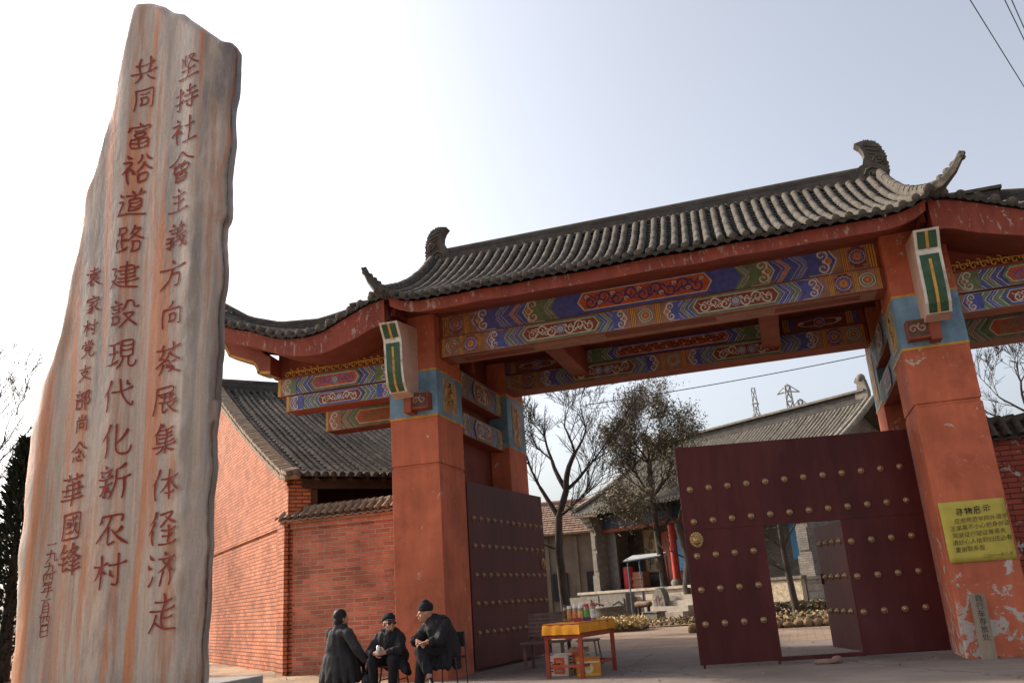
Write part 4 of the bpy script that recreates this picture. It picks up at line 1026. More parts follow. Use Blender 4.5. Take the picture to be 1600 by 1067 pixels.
def house():
    C = Vector((-10.78, 17.0, 0)); ug = Vector((-.73, .68, 0)).normalized(); v = Vector((.68, .73, 0)).normalized()
    h = thing('brick_house', (-14, 22, 0), 'orange red brick house with a curved gable and old grey tiled roof', 'house')
    D, Ln = 9.2, 5.2
    def zr(d):                                          # gable line, slightly sagging
        t = min(d, 2*D-d)/D; return 4.42+4.25*(.62*t+.38*t**1.0)+.25*t*(1-t)*0-.55*t*(1-t)
    W = lambda d, l, z: C+ug*d+v*l+Vector((0, 0, z))
    n = 24; top = [W(2*D*i/n, 0, zr(2*D*i/n)-.05) for i in range(n+1)]
    mb = MB(); mb.prism([W(0, 0, -.2)]+top+[W(2*D, 0, -.2)], v*.4, 0)
    # corbelled courses under the verge, band course and corner pier
    for k, (o, t) in enumerate(((.02, .34), (.05, .2), (.09, .1))):
        P = [W(2*D*i/n, -o, zr(2*D*i/n)-.04) for i in range(n+1)]; Q = [p-Vector((0, 0, t)) for p in P]
        for i in range(n): mb.prism([P[i], P[i+1], Q[i+1], Q[i]], v*(o+.1), 0)
    def wbox(d0, d1, l0, l1, z0, z1): mb.prism([W(d0, l0, z0), W(d1, l0, z0), W(d1, l0, z1), W(d0, l0, z1)], v*(l1-l0), 0)
    wbox(.62, 2*D, -.05, .02, 3.3, 3.56); wbox(.0, .62, -.09, .1, -.2, 3.42); wbox(-.03, .5, -.02, .5, 3.42, 4.2)
    mb.build('gable_wall', BRH, h)
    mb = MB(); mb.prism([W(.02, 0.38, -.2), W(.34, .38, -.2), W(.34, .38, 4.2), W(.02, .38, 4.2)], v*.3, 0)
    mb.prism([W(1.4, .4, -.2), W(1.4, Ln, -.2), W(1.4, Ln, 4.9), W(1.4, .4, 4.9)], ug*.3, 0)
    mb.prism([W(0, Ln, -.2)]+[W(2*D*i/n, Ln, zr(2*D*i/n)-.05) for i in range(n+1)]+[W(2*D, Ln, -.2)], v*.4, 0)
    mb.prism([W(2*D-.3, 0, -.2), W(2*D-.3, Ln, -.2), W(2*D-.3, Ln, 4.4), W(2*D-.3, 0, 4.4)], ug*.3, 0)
    mb.build('wall', mat('shade_dark_brick', (.10, .05, .035), .9, .2, 2), h)  # shade of the open interior is put into this dark brick colour
    mb = MB(); mb.prism([W(-.1, .3, 4.12), W(.15, .3, 4.12), W(.15, .3, 4.34), W(-.1, .3, 4.34)], v*(Ln), 0)
    for k in range(12): mb.prism([W(-.45, .5+k*.4, 4.26), W(-.45, .58+k*.4, 4.26), W(-.45, .58+k*.4, 4.33), W(-.45, .5+k*.4, 4.33)], ug*2.0+Vector((0, 0, .6)), 0)
    mb.build('eave_beam', mat('old_dark_timber', (.07, .045, .03), .85, .3, 4), h)
    def S(u, t):
        d = D-(D+.5)*t; l = -.12+(Ln+.5)*(u+1)/2
        sag = .06*math.sin(l*1.3)+.04*mnoise.noise(Vector((l*.7, d*.6, 0)))
        return W(d, l, zr(max(d, 0))+.05+(-.2*(-d) if d < 0 else 0)+sag*(1-abs(2*t-1))*1.2)
    def Sb(u, t): d = D+(D+.4)*t; return W(d, -.12+(Ln+.5)*(u+1)/2, zr(min(d, 2*D))+.05)
    mb = MB(); us = [-1+2*i/28 for i in range(29)]
    tile_field(mb, S, us, 34, .066, 0, 1, 5, 1, caps=True, drip=False, course=34, jit=.04); sheet(mb, S, 20, 10, 1); sheet(mb, Sb, 10, 6, 1)
    rf = mb.build('roof', [GRAYT, mat('mossy_pan_tile', (.045, .038, .034), .95, .4, 5, bump=.01, bs=30)], h)
    mb = MB()
    for i in range(64):                                 # verge: half-round tiles across the gable edge
        d = (D+.45)*i/63-.45; z = zr(max(d, 0))+(.2*d if d < 0 else 0)
        a = W(d, -.2, z+.06+.012*(i % 3)); b = W(d, .12, z+.14); mb.tube([a, b], .075, 7, 0)
        mb.tube([a+Vector((0, 0, -.09))-v*.03, b+Vector((0, 0, -.1))], .07, 6, 0)
    mb.build('verge', SAND, rf)
    mb = MB(); mb.prism([W(D-.12, -.2, zr(D)), W(D+.12, -.2, zr(D)), W(D+.12, -.2, zr(D)+.32), W(D-.12, -.2, zr(D)+.32)], v*(Ln+.6), 0)
    mb.tube([W(D, -.2, zr(D)+.36), W(D, Ln+.4, zr(D)+.36)], .1, 7, 1); mb.build('ridge', [RIDGE, GRAYT], rf)
house()

# ------------------------------------------------------------------ the courtyard hall
HC = Vector((-8.5, 44.2, 0)); HV = Vector((.8, -.6, 0)); HB = Vector((.6, .8, 0))    # along the front, and back into it
def H(s, d, z): return HC+HV*s+HB*d+Vector((0, 0, z))
def hbox(mb, s0, s1, d0, d1, z0, z1, m=0):
    mb.prism([H(s0, d0, z0), H(s1, d0, z0), H(s1, d1, z0), H(s0, d1, z0)], (0, 0, z1-z0), m)
GBR = mat('grey_brick', (.20, .175, .15), .9, .2, 2, bump=.006, bs=25, brick=(.3, .09, (.14, .12, .1), .2), dirt=.25)
CARV = mat('carved_grey_stone', (.165, .145, .12), .85, .3, 5, bump=.03, bs=14, dirt=.4, dirtcol=(.10, .085, .07))
HTILE = mat('pale_grey_tile', (.17, .148, .12), .9, .35, 4, bump=.006, bs=25)  # hall tile, a lighter grey than the gateway roof
BLU = mat('blue_door_panel', (.045, .19, .36), .6, .2, 3)
def hall():
    h = thing('courtyard_hall', H(5, 4, 0), 'grey tiled hall with carved stone ends and red columns across the courtyard', 'hall')
    mb = MB(); hbox(mb, -2.0, 11.9, -1.2, 10, -.1, 1.36); hbox(mb, -2.1, 12.0, -1.3, 10, 1.36, 1.48)
    mb.build('platform', mat('pale_platform_stone', (.40, .33, .26), .85, .2, 3, brick=(.6, .3, (.3, .25, .2), .15), bump=.006, bs=20), h)
    # end walls with carved fronts
    for s0, s1, nm in ((-1.8, -1.4, 'carved_pier'), (11.1, 11.7, 'carved_pier')):
        mb = MB(); hbox(mb, s0, s1, -.3, 9.4, 1.48, 5.2)
        hbox(mb, s0-.05, s1+.05, -.36, 0, 1.48, 2.3); hbox(mb, s0-.06, s1+.06, -.42, .3, 4.6, 4.8); hbox(mb, s0-.12, s1+.12, -.6, .3, 4.8, 5.0); hbox(mb, s0-.18, s1+.18, -.8, .3, 5.0, 5.25)
        hbox(mb, s0+.05, s1-.05, -.34, -.28, 2.5, 3.4); hbox(mb, s0+.05, s1-.05, -.34, -.28, 3.6, 4.3)
        mb.build(nm, CARV if s0 < 0 else GBR, h)
    # gable triangle at the right end and left end
    zr = lambda d: 5.35+3.7*(1-abs(d-4.6)/5.4)*.97
    for s in (-1.8, 11.4):
        mb = MB(); mb.prism([H(s, 0, 5.0), H(s, 9.2, 5.0), H(s, 9.2, 5.9), H(s, 4.6, zr(4.6)-.3), H(s, 0, 5.9)], HV*.3); mb.build('gable', GBR, h)
    # recessed back wall of the porch and lintel
    mb = MB(); hbox(mb, -1.4, 11.1, 2.0, 2.4, 1.48, 5.3); mb.build('porch_wall', mat('shaded_grey_wall', (.12, .105, .09), .9, .2, 2, brick=(.4, .12, (.08, .07, .06), .15)), h)  # porch shade put into the colour: a darkened copy of the grey brick
    mb = MB(); hbox(mb, -1.4, 11.1, .15, .5, 4.6, 5.25); hbox(mb, -1.4, 11.1, .1, .55, 4.4, 4.58, 1); mb.build('lintel', [mat('blue_grey_lintel', (.035, .05, .085), .7, .3, 3), DRED], h)
    mb = MB(); hbox(mb, -1.38, -.66, .4, .5, 1.48, 4.55); mb.build('inscribed_panel', mat('dark_stone_panel', (.11, .10, .095), .8, .3, 6, bump=.02, bs=20), h)
    mb = MB(); hbox(mb, -.2, 1.05, 1.9, 1.98, 2.2, 4.5, 0)
    p = Paint(mb, H(-.2, 1.9, 2.2), HV, (0, 0, 1), -HB); p.rect(.08, .08, 1.17, 2.22, 1, 1)
    rr = random.Random(4)
    for k in range(16): p.disc(rr.uniform(.2, 1.0), rr.uniform(.3, 2.0), rr.uniform(.06, .2), rr.choice((2, 3, 2)), 2+k*.2, 9, rr.uniform(.05, .22))
    p.line([(.35, .2), (.5, .9), (.4, 1.4), (.7, 2.0)], [.07, .06, .05, .03], 3, 6)
    mb.build('painted_panel', [mat('brown_panel_frame', (.14, .08, .045), .7, .2, 4), mat('aged_paper_ground', (.34, .25, .15), .8, .2, 4), mat('olive_wash', (.15, .12, .07), .8, .3, 5), mat('ink_wash', (.06, .05, .045), .8, .3, 5)], h)
    for s in (3.55, 6.9):
        mb = MB(); mb.lathe(H(s, .3, 1.48), [(.3, 0), (.32, .18), (.22, .3)], 12, 1); mb.lathe(H(s, .3, 1.75), [(.19, 0), (.18, 2.6)], 14, 0); mb.build('column', [mat('vermilion_column_paint', (.40, .045, .03), .55, .2, 3), CARV], h)
    for s0, s1, z0, z1 in ((1.25, 1.8, 1.6, 4.2), (6.1, 6.5, 1.6, 4.2)):
        mb = MB(); hbox(mb, s0, s1, 1.85, 1.97, z0, z1); mb.build('door_frame', REDT, h)
    for s0, s1, z0, z1 in ((1.9, 2.9, 2.2, 3.75), (3.95, 4.7, 2.2, 3.75), (9.2, 10.9, 2.25, 4.0)):
        mb = MB(); hbox(mb, s0, s1, 1.82, 1.96, z0, z1); hbox(mb, s0+.08, s1-.08, 1.78, 1.82, z0+.1, z1-.1); mb.build('blue_panel', BLU, h)
    mb = MB(); n = 12; c = 10.2; hw = .42
    P = [H(c-hw*1.05, 1.74, 2.05), H(c+hw*1.05, 1.74, 2.05)]+[H(c+hw*math.cos(PI*i/n), 1.74, 3.0+.75*math.sin(PI*i/n)) for i in range(n+1)]
    mb.prism(P, HB*.06, 0); hbox(mb, c-hw-.1, c+hw+.1, 1.65, 1.8, 1.98, 2.05, 1); mb.build('arched_window', [mat('yellowed_window_paper', (.42, .40, .18), .6, .4, 9), REDT], h)
    # roof
    def S(u, t):
        s = -2.3+15.0*(u+1)/2; d = 4.6-5.7*t; z = 8.8-3.45*(1.25*t-.25*t*t)
        k = max(0, abs(u)-.9)/.1; return H(s, d, z+.15*k*k*t)
    def Sb(u, t): s = -2.3+15.0*(u+1)/2; return H(s, 4.6+5.4*t, 8.8-3.3*t)
    mb = MB(); us = [-1+2*i/64 for i in range(65)]
    tile_field(mb, S, us, 8, .085, 0, 1, 5, 0, caps=True, drip=True, course=10); sheet(mb, S, 30, 8, 1); sheet(mb, Sb, 10, 6, 1)
    rf = mb.build('roof', [HTILE, mat('grey_pan_tile', (.10, .088, .075), .9, .3, 5)], h)
    mb = MB(); a, b = -2.0, 12.4
    hbox(mb, a, b, 4.45, 4.75, 8.7, 8.98, 0); hbox(mb, a, b, 4.42, 4.78, 9.32, 9.42, 1)
    for k in range(70):                                 # pierced ridge of ring tiles
        s = a+(b-a)*(k+.5)/70
        for z in (9.06, 9.23): mb.tube([H(s+.085*math.cos(t*PI/4), 4.6, z+.085*math.sin(t*PI/4)) for t in range(9)], .03, 4, 1, False)
    hbox(mb, a, b, 4.57, 4.63, 8.98, 9.32, 0)
    mb.build('ridge', [RIDGE, HTILE], rf)
    for s, sg in ((-2.1, 1), (12.5, -1)):
        mb = MB(); P = [(0, 0), (-.05, .6), (.05, 1.15), (.2, 1.35), (.42, 1.3), (.55, 1.1), (.42, 1.0), (.45, .75), (.6, .7), (.6, 0)]
        mb.prism([H(s+sg*x, 4.5, 8.7+z) for x, z in P], HB*.25, 0); mb.ball(H(s+sg*.22, 4.6, 9.95), .2, 8, 6); mb.build('ridge_ornament', HTILE, rf)
    for u in (-1, 1):                                   # gable verges
        mb = MB()
        for T in (S, Sb):
            L = [T(u, i/12)+Vector((0, 0, .12)) for i in range(13)]; mb.tube(L, .14, 6, 0); mb.tube([p+HV*(-.25*u)+Vector((0, 0, .06)) for p in L], .11, 6, 0)
        mb.tube([S(u, .93)+Vector((0, 0, .15)), S(u, 1)+Vector((0, 0, .3)), S(u, 1)+Vector((0, 0, .55))-HB*.3], [.14, .12, .03], 6)
        mb.build('verge', HTILE, rf)
    # stone face of the terrace: carved panels and steps
    mb = MB(); hbox(mb, -2.1, .2, -1.9, -1.32, 0, 1.25); hbox(mb, .3, 2.2, -1.9, -1.32, 0, 1.3)
    for s0 in (-2.0, .4): hbox(mb, s0, s0+1.7, -1.96, -1.9, .2, 1.1)
    mb.build('carved_parapet', CARV, h)
    mb = MB()
    for k in range(6): hbox(mb, 3.9, 6.6, -1.3-.36*(k+1), -1.31, 0, 1.3-.22*(k+1)+.0)
    mb.build('steps', mat('worn_step_stone', (.33, .28, .23), .85, .2, 3, bump=.006, bs=20), h)
    mb = MB(); hbox(mb, 8.9, 11.95, -1.6, -1.35, 0, 1.42); hbox(mb, 8.8, 12.05, -1.68, -1.34, 1.42, 1.53, 1)
    mb.build('rubble_wall', [mat('rubble_stone', (.42, .33, .23), .9, .4, 7, bump=.03, bs=9), CARV], h)
hall()
def low_building():
    b = thing('low_building', (-14, 50, 0), 'low grey building with a brown tiled roof beside the courtyard hall', 'building')
    mb = MB(); mb.box(-19, 48, -.1, -9.0, 53, 4.7)
    for k in range(6): mb.box(-18.6+k*1.7, 47.9, 0, -18.4+k*1.7, 48, 4.6)
    mb.build('wall', mat('brown_grey_render', (.15, .12, .095), .9, .25, 1, bump=.006, bs=9, dirt=.3), b)
    for x in (-16.6, -13.2, -11.2):
        mb = MB(); mb.box(x, 47.92, 1.1, x+.9, 48, 2.6); mb.build('window', mat('dark_window_glass', (.03, .03, .035), .2, .2, 3), b)
    def S(u, t): return Vector((-14.2+5.6*u, 50.3-2.9*t, 6.75-2.0*t))
    mb = MB()
    for k in range(14):                                 # long rows of flat red-brown tiles
        t0, t1 = k/14, (k+1)/14
        for i in range(40):
            u0, u1 = -1+i/20, -1+(i+.94)/20; l = .05+.02*random.random()
            mb.add([S(u0, t0), S(u1, t0), S(u1, t1)+Vector((0, 0, l)), S(u0, t1)+Vector((0, 0, l)), S(u1, t1)-Vector((0, 0, .06)), S(u0, t1)-Vector((0, 0, .06))], [(0, 1, 2, 3), (3, 2, 4, 5)], 0)
    mb.add([(-19.8, 50.3, 6.74), (-8.6, 50.3, 6.74), (-8.6, 53.4, 4.7), (-19.8, 53.4, 4.7)], [(0, 1, 2, 3)], 0)
    mb.tube([(-19.8, 50.3, 6.8), (-8.6, 50.3, 6.8)], .14, 8)
    mb.build('roof', mat('brown_roof_tile', (.24, .15, .11), .9, .4, 3, bump=.006, bs=20), b)
low_building()
# ------------------------------------------------------------------ trees
BARK = mat('dark_bark', (.06, .045, .036), .95, .35, 8, bump=.02, bs=20, stretch=(1, 1, .3))
def grow(mb, rr, p, d, r, ln, depth, tips, curl=.35, ratio=.72, kids=(2, 3), up=.12, minr=.006, spread=.7, tw=.45):
    n = 5; path = [p.copy()]; rad = [r]
    for i in range(n):
        d = (d+Vector((rr.uniform(-1, 1), rr.uniform(-1, 1), rr.uniform(-1, 1)))*curl*.35+Vector((0, 0, up*.3))).normalized()
        p = p+d*(ln/n); path.append(p.copy()); rad.append(max(minr*.7, r*(1-.38*(i+1)/n)))
        if depth <= 5 and rr.random() < tw and depth > 0:      # side twigs
            q = (d+Vector((rr.uniform(-1, 1), rr.uniform(-1, 1), rr.uniform(-.4, .9)))*1.0).normalized()
            grow(mb, rr, p.copy(), q, max(minr, r*.4), ln*.55, depth-3 if depth > 3 else depth-2, tips, curl, ratio, kids, up, minr, spread, tw)
    mb.tube(path, rad, 7 if r > .05 else (5 if r > .02 else 3), 0, False)
    if depth <= 0: tips.append((p, d)); return
    tips.append((p, d)) if depth < 2 else None
    for k in range(rr.randint(*kids)):
        q = (d+Vector((rr.uniform(-1, 1), rr.uniform(-1, 1), rr.uniform(-.5, .8)))*spread).normalized()
        grow(mb, rr, p.copy(), q, max(minr, rad[-1]*rr.uniform(.62, .9)), ln*rr.uniform(ratio-.1, ratio+.12), depth-1, tips, curl, ratio, kids, up, minr, spread, tw)
def leafcloud(mb, rr, tips, per, size, spread, mats=2):
    for p, d in tips:
        if rr.random() < .22: continue
        for k in range(rr.randint(per//2, per+per//2)):
            c = p+Vector((rr.gauss(0, spread), rr.gauss(0, spread), rr.gauss(0, spread)))
            a = Vector((rr.uniform(-1, 1), rr.uniform(-1, 1), rr.uniform(-1, 1))).normalized(); b = a.orthogonal().normalized()
            s = size*rr.uniform(.4, 1.7)
            mb.add([c-a*s, c+b*s*.4, c+a*s, c-b*s*.4], [(0, 1, 2, 3)], rr.randrange(mats))
def bare_tree(name, loc, label, seed, limbs, trunk, r0, depth, ln, leaves=0, minr=.008, group=None, cat='tree', **kw):
    rr = random.Random(seed); t = thing(name, loc, label, cat, group)
    mb = MB(); tips = []
    base = Vector(loc); P = [base+Vector(q) for q in trunk]; k = len(P)
    rad = [r0*(1-.35*i/(k-1))*(1.25 if i == 0 else 1) for i in range(k)]
    mb.tube(P, rad, 10, 0, True)
    mb.build('trunk', BARK, t)
    mb = MB()
    for i, d, r, l, dp in limbs: grow(mb, rr, P[i].copy(), Vector(d).normalized(), r, l, dp, tips, minr=minr, **kw)
    mb.build('branches', BARK, t)
    if leaves:
        mb = MB(); leafcloud(mb, rr, tips, *leaves); mb.build('foliage', LEAVES, t)
    return t
LEAVES = [mat('olive_brown_foliage', (.12, .10, .055), .8, .4, 6), mat('dull_green_foliage', (.085, .085, .045), .8, .4, 6), mat('russet_foliage', (.18, .115, .065), .8, .4, 6)]
DRYL = [mat('dry_tan_leaf', (.30, .2, .10), .9, .4, 6), mat('dry_brown_leaf', (.16, .10, .055), .9, .4, 6), mat('dull_olive_leaf', (.09, .085, .04), .9, .4, 6)]
# big bare tree behind the left leaf
bare_tree('bare_tree', (-7.62, 29, 0), 'large bare tree with forked dark limbs behind the left gate leaf', 11,
    [(3, (-.5, .1, .75), .10, 1.3, 6), (4, (-.45, .1, .85), .10, 1.25, 6), (4, (.15, -.1, .95), .12, 1.35, 6), (3, (.8, .2, .5), .05, 1.3, 5), (2, (-.85, .1, .4), .05, 1.2, 5), (4, (.75, .1, .55), .07, 1.3, 5), (3, (.6, -.4, .3), .04, 1.2, 4)],
    [(.12, 0, -.1), (-.02, 0, 1.6), (-.06, 0, 2.9), (.03, 0, 4.0), (.38, 0, 4.9)], .17, 6, 1.3, 0, .008, spread=.85, up=.12, ratio=.74, tw=.62)
# evergreen with thin brownish foliage in front of the hall
bare_tree('evergreen_tree', (-5.95, 41, 0), 'loose brownish evergreen tree in front of the courtyard hall', 5,
    [(2, (-.6, 0, .35), .05, 1.0, 5), (2, (.7, .2, .35), .06, 1.1, 5), (2, (-.5, -.4, .35), .05, 1.1, 5), (3, (-.5, -.2, .8), .08, 1.2, 5), (3, (.7, 0, .5), .07, 1.2, 5), (3, (-.6, .2, .5), .07, 1.1, 5), (3, (.5, -.5, .4), .06, 1.2, 5),
     (4, (-.4, .1, .85), .06, 1.3, 5), (4, (.45, 0, .85), .06, 1.2, 5), (4, (0, .2, 1), .06, 1.5, 5), (4, (.7, 0, .5), .05, 1.2, 5), (4, (-.7, 0, .6), .05, 1.1, 5)],
    [(.1, 0, -.1), (.0, 0, 2.4), (-.06, 0, 4.0), (-.1, 0, 5.6), (-.05, 0, 7.2)], .18, 5, 1.3, (7, .055, .22, 3), .008, spread=.8, up=.08, ratio=.68)
bare_tree('gnarled_tree', (-4.85, 40, 0), 'small gnarled bare trunk with a swollen base beside the right gate leaf', 8,
    [(4, (-.6, 0, .7), .07, .9, 4), (3, (-.7, -.2, .4), .05, .8, 3), (4, (.3, 0, .8), .06, .9, 4)],
    [(.2, 0, -.1), (.15, 0, .7), (.1, 0, 1.4), (.3, 0, 2.6), (-.0, 0, 4.2)], .3, 4, .9, 0, .012)
bare_tree('young_tree', (-.25, 33.5, 0), 'slim young bare tree seen through the open wicket door', 21,
    [(3, (-.6, 0, .6), .06, .9, 4), (3, (.5, .1, .7), .05, .9, 4), (4, (-.2, 0, 1), .07, 1.0, 5), (2, (-.8, 0, .35), .04, .8, 3)],
    [(.05, 0, -.1), (0, 0, .8), (-.06, 0, 1.7), (-.1, 0, 2.5), (-.1, 0, 3.4)], .14, 5, .9, (3, .05, .15, 1), .009)
# bare crowns far right and far left
bare_tree('bare_tree', (9.2, 33, 0), 'bare twiggy tree rising behind the brick wall right of the gateway', 31,
    [(2, (-.4, 0, .8), .1, 1.6, 6), (2, (.4, .1, .8), .1, 1.6, 6), (2, (-.8, .1, .55), .09, 1.6, 6), (1, (-.8, 0, .5), .08, 1.6, 5)],
    [(0, 0, -.1), (0, 0, 3.0), (.1, 0, 5.0)], .22, 6, 1.6, 0, .010, spread=.75)
bare_tree('bare_tree', (-30.3, 24, 0), 'bare reddish twigged tree at the far left behind the inscribed stone', 41,
    [(2, (.4, 0, .8), .1, 2.0, 5), (2, (.75, .1, .6), .09, 2.0, 5), (2, (-.2, .1, .95), .09, 2.2, 5), (1, (.8, 0, .45), .07, 1.9, 5)],
    [(0, 0, -.1), (0, 0, 3.4), (.1, 0, 6.0)], .22, 6, 1.8, 0, .010, spread=.6)
def conifer(loc, hgt, rad, seed, label):
    rr = random.Random(seed); t = thing('conifer', loc, label, 'tree'); c = Vector(loc)
    mb = MB(); mb.tube([c, c+Vector((0, 0, hgt*.95))], [.2, .02], 8); mb.build('trunk', BARK, t)
    mb = MB()
    for k in range(5200):
        q = rr.random()**.8; z = hgt*(.03+.97*q); rmax = rad*(1-q)**.75*(.75+.25*math.sin(z*5+k % 7)); a = rr.uniform(0, 2*PI); r = rmax*rr.random()**.45
        p = c+Vector((r*math.cos(a), r*math.sin(a), z)); d = Vector((math.cos(a), math.sin(a), rr.uniform(.3, 1.3))).normalized()
        s = rr.uniform(.1, .26); b = d.cross(Vector((rr.uniform(-1, 1), rr.uniform(-1, 1), rr.uniform(-1, 1)))).normalized()*s*.22
        mb.add([p-b, p+b, p+d*s*1.2], [(0, 1, 2)], rr.randrange(2))
    mb.build('foliage', [mat('dark_conifer_needle', (.022, .032, .018), .8, .4, 6), mat('dim_conifer_needle', (.014, .02, .013), .8, .4, 6)], t)
conifer((-20.9, 19.0, -.1), 6.9, 1.5, 3, 'dark pointed conifer at the left edge behind the inscribed stone')
conifer((-22.4, 18.2, -.1), 4.4, 1.8, 13, 'shorter broad dark conifer at the left edge of the picture')

# ------------------------------------------------------------------ courtyard planting and furniture
SOIL = mat('leaf_litter_soil', (.22, .14, .075), .95, .4, 5, bump=.03, bs=12)
def bed(name, x0, x1, y0, y1):
    mb = MB(); nx, ny = 24, 10
    vs = [(x0+(x1-x0)*i/nx, y0+(y1-y0)*j/ny, .02+.07*abs(mnoise.noise(Vector((i*.7, j*.7, x0))))) for j in range(ny+1) for i in range(nx+1)]
    mb.add(vs, [(j*(nx+1)+i, j*(nx+1)+i+1, (j+1)*(nx+1)+i+1, (j+1)*(nx+1)+i) for j in range(ny) for i in range(nx)], 0, True)
    tag(mb.build(name, SOIL), kind='structure')
bed('planting_soil', -14, 12, 34, 42)
bed('planting_soil', -3.5, 4, 28.5, 34)
def ground_leaves(name, x0, x1, y0, y1, n, zmax, seed, mats):
    rr = random.Random(seed); mb = MB()
    for k in range(n):
        c = Vector((rr.uniform(x0, x1), rr.uniform(y0, y1), rr.random()**2*zmax+.05)); a = Vector((rr.uniform(-1, 1), rr.uniform(-1, 1), rr.uniform(-.6, 1))).normalized(); b = a.orthogonal().normalized(); s = rr.uniform(.04, .1)
        mb.add([c-a*s, c+b*s*.5, c+a*s, c-b*s*.5], [(0, 1, 2, 3)], rr.randrange(len(mats)))
    tag(mb.build(name, mats), kind='stuff')
ground_leaves('dry_groundcover', -13, 3.5, 34.2, 37, 4200, .22, 5, DRYL)
ground_leaves('dry_groundcover', -3.2, 3.8, 28.8, 33.6, 5000, .28, 6, DRYL)
def hedge(loc, sx, sy, hgt, seed, label):
    rr = random.Random(seed); t = thing('clipped_hedge', loc, label, 'hedge'); c = Vector(loc); mb = MB()
    for k in range(2600):
        p = c+Vector((rr.uniform(-sx, sx), rr.uniform(-sy, sy), hgt*rr.random()**.6)); a = Vector((rr.uniform(-1, 1), rr.uniform(-1, 1), rr.uniform(-.3, 1))).normalized(); b = a.orthogonal().normalized(); s = rr.uniform(.05, .1)
        mb.add([p-a*s, p+b*s*.5, p+a*s, p-b*s*.5], [(0, 1, 2, 3)], rr.randrange(3))
    mb.build('foliage', [DRYL[2], DRYL[1], LEAVES[1]], t)
hedge((-.1, 34.6, 0), 2.4, .35, .62, 3, 'low dry clipped hedge below the rubble wall beyond the wicket door')
# bed of small pale yellow plants behind the table
mb = MB(); rr = random.Random(9)
for k in range(1100):
    c = Vector((rr.uniform(-7.6, -5.6), rr.uniform(31.6, 33.6), 0)); h_ = rr.uniform(.15, .55)
    mb.add([c, c+Vector((.02, 0, 0)), c+Vector((rr.uniform(-.1, .1), rr.uniform(-.1, .1), h_))], [(0, 1, 2)], 1)
    for q in range(3):
        p = c+Vector((rr.uniform(-.1, .1), rr.uniform(-.1, .1), h_*rr.uniform(.5, 1))); a = Vector((rr.uniform(-1, 1), rr.uniform(-1, 1), rr.uniform(0, 1))).normalized(); b = a.orthogonal().normalized()
        mb.add([p-a*.05, p+b*.035, p+a*.05, p-b*.035], [(0, 1, 2, 3)], rr.choice((0, 0, 2)))
tag(mb.build('bedding_plants', [mat('pale_straw_leaf', (.48, .36, .16), .9, .3, 8), DRYL[1], mat('tan_leaf', (.33, .21, .09), .9, .3, 8)]), kind='stuff')
def onfloor(s, d, z=0): return H(s, d, z)
def ROOT(z): return Vector((-6.6, 38.6, z-.15))
def BOUL(z): return Vector((-6.05, 39.5, z-.1))
def BLK(z): return Vector((-6.15, 38.4, z))
def BAS(a, b, z=0): return Vector((-8.15, 38.5, z-.05))
t = thing('stone_basin', BAS(0, 0), 'round grey stone basin on the courtyard ground before the hall', 'basin')
mb = MB(); mb.lathe(BAS(0, 0), [(.35, 0), (.62, .3), (.72, .55), (.68, .72), (.78, .8), (.74, .86), (.6, .82), (.5, .6)], 18); mb.build('bowl', CARV, t)
for a in (0, PI):
    mb = MB(); mb.tube([BAS(0, 0, .84)+Vector((.7*math.cos(a), 0, 0)), BAS(0, 0, 1.02)+Vector((.5*math.cos(a), 0, 0)), BAS(0, 0, .9)+Vector((.2*math.cos(a), 0, 0))], .06, 6)
    mb.build('rim_handle', CARV, t)
t = thing('root_table', ROOT(0), 'low table carved from a thick log on a splayed root leg', 'table')
mb = MB(); c = ROOT(.95); mb.tube([c-HV*.5, c-HV*.45, c-HV*.2, c+HV*.15, c+HV*.45, c+HV*.5], [.07, .12, .14, .12, .12, .06], 9); mb.build('log_top', mat('pale_log', (.15, .09, .055), .8, .4, 5, bump=.02, bs=15), t)
mb = MB()
for s in (-.3, .3): mb.tube([c+HV*s, c+HV*(s*.9)-Vector((0, 0, .5)), c+HV*(s*1.25)-Vector((0, 0, .95))], [.09, .07, .12], 7)
mb.build('root_leg', BARK, t)
t = thing('carved_boulder', BOUL(0), 'rounded grey stone with one dark carved character beside the evergreen trunk', 'boulder')
mb = MB(); c = BOUL(0); P = []
for i in range(15):
    a = PI*i/14; P.append(c+HV*(.36*math.cos(a))+Vector((0, 0, .9+.65*math.sin(a))))
mb.prism([c+HV*.4, ]+P+[c-HV*.4], HB*.35); mb.build('boulder', CARV, t, bevel=.08)
mb = MB(); glyph(mb, '化', lambda a, b: c+HV*a-HB*.012+Vector((0, 0, 1.0+b)), .5, .1); mb.build('carved_character', CDK, t)
t = thing('carved_block', BLK(0), 'square grey carved stone block in front of the rounded boulder', 'block')
mb = MB(); mb.obox(BLK(.2), HV, HB, (0, 0, 1), .45, .25, .22); mb.obox(BLK(.45), HV, HB, (0, 0, 1), .5, .3, .03); mb.build('block', CARV, t, bevel=.03)
STEEL = mat('blue_painted_steel', (.07, .12, .2), .5, .2, 5)
t = thing('canopy_frame', (-6.6, 41.2, 0), 'thin blue steel frame with a pale flat awning on the hall terrace', 'canopy')
mb = MB()
cz = lambda x, y, z: Vector((x, y, z))
mb.prism([cz(-7.75, 40.9, 2.72), cz(-5.95, 40.6, 2.84), cz(-5.75, 41.6, 3.0), cz(-7.45, 41.9, 2.98)], (0, 0, .05)); mb.build('awning', mat('pale_awning', (.36, .37, .38), .6, .1, 3), t)
for x, y, z in ((-7.55, 41, 1.1), (-7.09, 41.6, 1.15), (-6.17, 41.6, 1.2), (-5.7, 41.1, 1.1)):
    mb = MB(); mb.tube([(x, y, z-1.1), (x, y, 2.84)], .035, 6); mb.build('post', STEEL, t)
